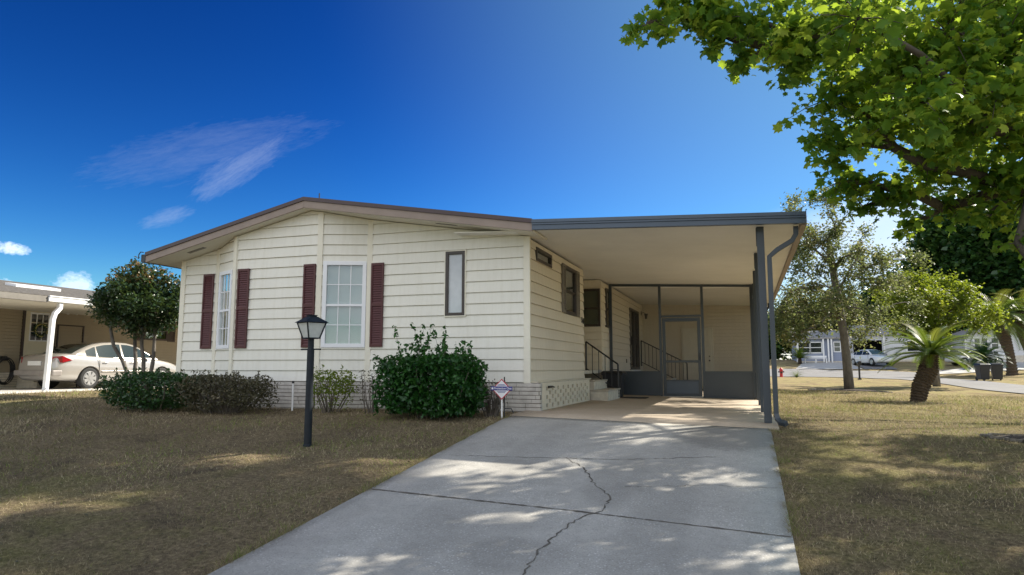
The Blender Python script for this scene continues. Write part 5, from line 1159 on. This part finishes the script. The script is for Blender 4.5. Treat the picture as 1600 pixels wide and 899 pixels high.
# ================================================================== FAR STREET
def far_house(label, x0, x1, y0_, dep_, h, wallm, roofm, gable, wins, door=None, skirt=.4, over=.35, rise=.9, opening=None, name='house', posts=()):
    z = tz((x0+x1)/2, y0_)-.1; t = thing(name, label, 'house', ((x0+x1)/2, y0_, z), 0, 'houses across the street'); L = x1-x0; H = h; o = (-L/2, 0)
    mb = MB(); hl = list(wins)+([opening] if opening else [])
    poly = [(0, 0), (L, 0), (L, H), (L/2, H+rise), (0, H)] if gable else [(0, 0), (L, 0), (L, H), (0, H)]
    lap_siding(mb, o, (1, 0), (0, -1), poly, 0, .2, .015, hl); mb.box(-L/2, -L/2+.05, .05, dep_, 0, H); mb.box(L/2-.05, L/2, .05, dep_, 0, H); mb.box(-L/2, L/2, dep_-.05, dep_, 0, H)
    mb.build('wall', wallm, t)
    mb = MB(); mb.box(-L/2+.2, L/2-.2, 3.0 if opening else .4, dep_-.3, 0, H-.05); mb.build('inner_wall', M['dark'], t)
    mb = MB(); e = over
    if gable:
        s = rise/(L/2)
        for sg_ in (-1, 1): mb.hexa([(sg_*(L/2+e), -e, H-s*e+.02), (0, -e, H+rise+.02), (0, dep_+e, H+rise+.02), (sg_*(L/2+e), dep_+e, H-s*e+.02)], [(sg_*(L/2+e), -e, H-s*e+.18), (0, -e, H+rise+.18), (0, dep_+e, H+rise+.18), (sg_*(L/2+e), dep_+e, H-s*e+.18)])
    else:
        for sg_ in (0, 1):
            ya, yb = (-e, dep_/2) if sg_ == 0 else (dep_+e, dep_/2)
            mb.hexa([(-L/2-e, ya, H), (L/2+e, ya, H), (L/2+e, yb, H+rise), (-L/2-e, yb, H+rise)], [(-L/2-e, ya, H+.14), (L/2+e, ya, H+.14), (L/2+e, yb, H+rise+.14), (-L/2-e, yb, H+rise+.14)])
    mb.build('roof', roofm, t)
    mb = MB(); mb.box(-L/2-.03, L/2+.03, -.04, .0, 0, skirt); mb.build('skirting', M['step'], t)
    for w in wins:
        f = MB(); zm = (w[2]+w[3])/2
        for a, b, c, d in ((w[0]-.08, w[0]+.02, w[2]-.08, w[3]+.08), (w[1]-.02, w[1]+.08, w[2]-.08, w[3]+.08), (w[0]+.02, w[1]-.02, w[3]-.02, w[3]+.08), (w[0]+.02, w[1]-.02, w[2]-.08, w[2]+.02), (w[0]+.02, w[1]-.02, zm-.03, zm+.03)): f.obox(o, (1, 0), (0, -1), a, b, -.05, .05, c, d)
        fo = f.build('window', M['white'], t); g = MB(); g.obox(o, (1, 0), (0, -1), w[0], w[1], -.02, -.01, w[2], w[3]); g.build('pane', M['darkglass2'], fo)
    if door:
        d = MB(); a, b, hgt = door; d.obox(o, (1, 0), (0, -1), a, b, .02, .05, .1, hgt); do = d.build('door', M['white'], t); g = MB(); g.obox(o, (1, 0), (0, -1), a+.22, b-.22, .051, .06, hgt*.5, hgt-.25); g.build('pane', M['darkglass2'], do)
    for p_ in posts:
        d = MB(); d.box(-L/2+p_-.07, -L/2+p_+.07, -.30, -.16, 0, H+.0); d.build('porch_post', M['white'], t)
    mb = MB(); mb.box(-L/2-.04, -L/2+.10, -.05, -.0, 0, H); mb.box(L/2-.10, L/2+.04, -.05, .0, 0, H); mb.build('corner_trim', M['white'], t)
    return t
far_house('blue grey house with a white framed porch and glazed door across the street', 4.9, 9.7, 74.6, 8, 2.45, M['blue_siding'], M['greyroof'], False, [(.12, 1.2, 1.1, 2.1), (1.3, 2.3, 1.1, 2.1), (3.45, 4.0, 1.2, 2.1)], None, .25, posts=(0.1, 2.45, 2.9, 3.2, 4.6))
far_house('pale gabled house with a dark open carport across the street', 9.9, 17.2, 76.4, 8, 2.7, M['white_siding'], M['greyroof'], False, [(5.2, 6.2, 1.1, 2.1)], None, .3, opening=(.4, 3.0, 0.0, 2.2), rise=1.1, posts=(3.15,))
far_house('white gable fronted house with four dark windows far right', 19.4, 24.8, 74.0, 9, 2.55, M['white_siding'], M['greyroof'], True, [(.75, 1.20, 1.35, 2.35), (1.35, 1.80, 1.35, 2.35), (2.1, 2.65, 1.35, 2.35), (2.8, 3.35, 1.35, 2.35)], None, .75, rise=.95)
bz = thing('bench', 'white bench in front of the blue grey house', 'bench', (6.5, 73.2, tz(6.5, 73.2)))
mb = MB(); mb.box(-1.0, 1.0, -.2, .2, .42, .48); mb.build('seat', M['white'], bz); mb = MB(); mb.box(-1.0, 1.0, .18, .22, .55, .75); mb.build('backrest', M['white'], bz)
for sx in (-.95, 0, .95): mb = MB(); mb.box(sx-.05, sx+.05, -.18, .2, 0, .42); mb.build('leg', M['white'], bz)
# roadside things
def mailbox(label, x, y, h, m, body=(.11, .26, .2), arm=True, rz=0):
    t = thing('mailbox', label, 'mailbox', (x, y, tz(x, y)-.02), rz); mb = MB(); mb.box(-.05, .05, -.05, .05, 0, h-.05); mb.box(-.10, .10, -.10, .10, 0, .10)
    if arm: mb.box(-.04, .04, -.35, .2, h-.09, h-.02)
    mb.build('post', m, t, bevel=.006); mb = MB(); w_, l, hh = body; n = 10; prof = [(-w_, 0), (w_, 0)]+[(w_*math.cos(math.pi*i/n), hh*.5+w_*math.sin(math.pi*i/n)) for i in range(n+1)]
    mb.hexa([(a, -l-.08, h-.02+b) for a, b in prof], [(a, l-.08, h-.02+b) for a, b in prof]); b_ = mb.build('box', m, t); mb = MB(); mb.box(w_, w_+.015, -.05, -.02, h+.06, h+.2); mb.box(w_, w_+.015, -.05, .06, h+.16, h+.2); mb.build('flag', M['hydrant'], b_); return t
mailbox('black mailbox on a post right of the oak trunk', 6.68, 47.6, .98, M['black'])
mailbox('dark blue mailbox on a stout post behind the sago trunk', 9.3, 41.0, 1.45, M['blueplastic'], (.25, .36, .42))
hy = thing('fire_hydrant', 'small red hydrant at the near edge of the street', 'hydrant', (2.55, 56.8, tz(2.55, 56.8)-.02))
mb = MB(); mb.tube([(0, 0, 0), (0, 0, .05), (0, 0, .06), (0, 0, .50), (0, 0, .52), (0, 0, .56), (0, 0, .66), (0, 0, .74)], [.17, .17, .11, .11, .15, .15, .10, .03], 14); mb.build('barrel', M['hydrant'], hy, smooth=False)
mb = MB(); mb.tube([(-.22, 0, .42), (.22, 0, .42)], .055, 10); mb.tube([(0, -.2, .38), (0, 0, .38)], .07, 10); mb.build('outlet', M['black'], hy)
def wheelie(label, x, y, rz):
    t = thing('wheelie_bin', label, 'bin', (x, y, tz(x, y)+.0), rz, 'wheelie bins by the street'); mb = MB()
    mb.hexa([(-.22, -.27, .06), (.22, -.27, .06), (.22, .22, .06), (-.22, .22, .06)], [(-.29, -.34, .92), (.29, -.34, .92), (.29, .34, .92), (-.29, .34, .92)]); mb.box(-.31, .31, -.36, .36, .86, .92); mb.build('bin_body', M['plastic'], t, bevel=.02)
    mb = MB(); mb.hexa([(-.31, -.37, .925), (.31, -.37, .925), (.31, .36, .925), (-.31, .36, .925)], [(-.24, -.28, 1.0), (.24, -.28, 1.0), (.26, .33, 1.02), (-.26, .33, 1.02)]); mb.build('lid', M['plastic'], t, bevel=.02)
    for sx in (-.2, .2): mb = MB(); mb.tube([(sx-.03, .27, .11), (sx+.03, .27, .11)], .11, 14); mb.build('wheel', M['rubber'], t)
wheelie('dark wheelie bin, left one of the pair beside the far street', 13.15, 47.2, .2)
wheelie('dark wheelie bin, right one of the pair beside the far street', 13.9, 47.3, -.15)
# mulch beds
def bed(label, x, y, rx, ry, seed, name='mulch_bed', h=.05, edge=True):
    t = thing(name, label, 'flower bed', (x, y, tz(x, y)-.02)); r = random.Random(seed); mb = MB(); n = 26; rings = 5; P = [(0, 0, h+.03)]
    ph = [r.uniform(.85, 1.12) for _ in range(n)]
    for k in range(1, rings+1):
        for i in range(n):
            a = 2*math.pi*i/n; s = k/rings*ph[i]; X_, Y_ = math.cos(a)*rx*s, math.sin(a)*ry*s; P.append((X_, Y_, (tz(x+X_, y+Y_)-tz(x, y))+h*(1-(k/rings)**3)+r.uniform(0, .02)+.01))
    F = [(0, 1+i, 1+(i+1) % n) for i in range(n)]
    for k in range(rings-1):
        for i in range(n): F.append((1+k*n+i, 1+(k+1)*n+i, 1+(k+1)*n+(i+1) % n, 1+k*n+(i+1) % n))
    mb.add(P, F); mb.build('mulch', M['mulch'], t)
    if edge:
        e = MB()
        for i in range(n):
            a = 2*math.pi*i/n; b = 2*math.pi*(i+.93)/n; p0 = (math.cos(a)*rx*1.04*ph[i], math.sin(a)*ry*1.04*ph[i]); p1 = (math.cos(b)*rx*1.04*ph[(i+1) % n], math.sin(b)*ry*1.04*ph[(i+1) % n])
            e.tube([(p0[0], p0[1], tz(x+p0[0], y+p0[1])-tz(x, y)+.03), (p1[0], p1[1], tz(x+p1[0], y+p1[1])-tz(x, y)+.03)], .032, 6)
        e.build('edging', M['crack'], t)
    return t
bed('dark mulch ring with low edging at the right edge of the lawn', 3.85, 11.05, .75, .42, 3)
bed('low mulch bed around the foot of the oak', 3.9, 30.9, 1.5, .8, 4, edge=True)
bed('dark mulch patch at the foot of the sago palm', 4.55, 21.6, .9, .35, 5, edge=False, h=.02)

# ================================================================== LAWN BLADES, LITTER
def scatter(name, n, kind, material, hmin, hmax, wid, seed, dmin=2.6, dmax=30, a0=-62, a1=60, lean=1.0, region=None, powr=0.0):
    r = np.random.default_rng(seed); d = np.exp(r.uniform(math.log(dmin), math.log(dmax), n)); a = R(18.8)*-1+np.radians(r.uniform(a0, a1, n))
    x = np.sin(a)*d; y = np.cos(a)*d
    ok = ~((x > -3.60) & (x < .28) & (y < 10.7)) & ~((x > -3.64) & (x < .44) & (y > 10.6) & (y < 26.6)) & ~((x > -11.5) & (x < -3.5) & (y > 11.25)) & ~((x < -17.95))
    if region: ok &= region(x, y)
    x, y, d = x[ok], y[ok], d[ok]; n = len(x); z = terrain(x, y)
    # patchiness
    pat = (np.sin(x*1.7+np.sin(y*1.1)*1.5)*np.sin(y*1.9+np.sin(x*.8)*2)+1)/2; pat2 = (np.sin(x*.45+1.3)*np.sin(y*.5+.6)+1)/2
    return r, x, y, z, d, pat, pat2, n
def blades():
    r, x, y, z, d, pat, pat2, n = scatter('grass', 430000, None, None, 0, 0, 0, 77)
    k = np.clip(d/9, .7, 2.4); h = r.uniform(.012, .045, n)*k*(.6+.7*pat); wd = r.uniform(.0035, .008, n)*k
    a = r.uniform(0, 2*np.pi, n); ln_ = r.uniform(.3, 2.6, n)*h; b = a+np.pi/2+r.uniform(-.4, .4, n)
    V = np.zeros((n, 3, 3)); V[:, 0] = np.stack([x-np.cos(a)*wd/2, y-np.sin(a)*wd/2, z-.003], -1); V[:, 1] = np.stack([x+np.cos(a)*wd/2, y+np.sin(a)*wd/2, z-.003], -1)
    V[:, 2] = np.stack([x+np.cos(b)*ln_, y+np.sin(b)*ln_, z+h], -1)
    green = (r.uniform(size=n) < np.clip(.02+.60*(pat*pat2)**2+.13*(x > .5)*pat**2, 0, .8)); big = (np.sin(x*.9+np.sin(y*1.3)*1.2+.5)*np.sin(y*1.1+np.sin(x*1.7)*1.1)+1)/2; t = np.where(green, r.uniform(.8, 1, n), np.clip(r.normal(.20+.28*big, .14, n), 0, .64))
    o = np_mesh('grass', V.reshape(-1, 3), np.arange(n*3).reshape(-1, 3), 3, M['grassblade'], None, np.repeat(t, 3)); o['kind'] = 'stuff'; tag(o, 'short dry brown and green grass of the lawns', 'grass')
blades()
def edge_grass():
    r = np.random.default_rng(91); n = 26000; y = r.uniform(1.2, 10.55, n); left = r.uniform(size=n) < .5
    cl = (np.sin(y*3.1+np.sin(y*7.3)*1.4)+1)/2; off = np.abs(r.normal(0, .07, n)); x = np.where(left, -3.622-off+.012, .302+off-.012); z = terrain(x, y)
    h = r.uniform(.02, .05, n)*(.5+1.0*cl); wd = r.uniform(.003, .006, n); a = r.uniform(0, 2*np.pi, n); V = np.zeros((n, 3, 3))
    V[:, 0] = np.stack([x-np.cos(a)*wd/2, y-np.sin(a)*wd/2, z-.003], -1); V[:, 1] = np.stack([x+np.cos(a)*wd/2, y+np.sin(a)*wd/2, z-.003], -1)
    ln_ = h*r.uniform(.3, 1.6, n); b = r.uniform(0, 2*np.pi, n); V[:, 2] = np.stack([x+np.cos(b)*ln_, y+np.sin(b)*ln_, z+h], -1)
    t = np.where(r.uniform(size=n) < .25*cl, r.uniform(.8, 1, n), np.clip(r.normal(.28, .16, n), 0, .62))
    o = np_mesh('edge_grass', V.reshape(-1, 3), np.arange(n*3).reshape(-1, 3), 3, M['grassblade'], None, np.repeat(t, 3)); o['kind'] = 'stuff'; tag(o, 'taller grass fringe growing along both edges of the concrete driveway', 'grass')
edge_grass()
def litter():
    r, x, y, z, d, pat, pat2, n = scatter('litter', 9000, None, None, 0, 0, 0, 78, 3, 22, region=None)
    keep = (r.uniform(size=n) < np.where((y > 9.2) & (y < 11.3) & (x < -3.6), 1.0, .22)); c = np.stack([x, y, z+.012], -1)[keep]
    o = leaves('fallen_leaves', c, .045, 'oval', M['leaf_dead'], None, droop=0, tint=r.uniform(.3, 1, len(c)), flat=2.5, seed=9); o['kind'] = 'stuff'; tag(o, 'dry fallen leaves scattered over the lawn and soil', 'leaf litter')
litter()
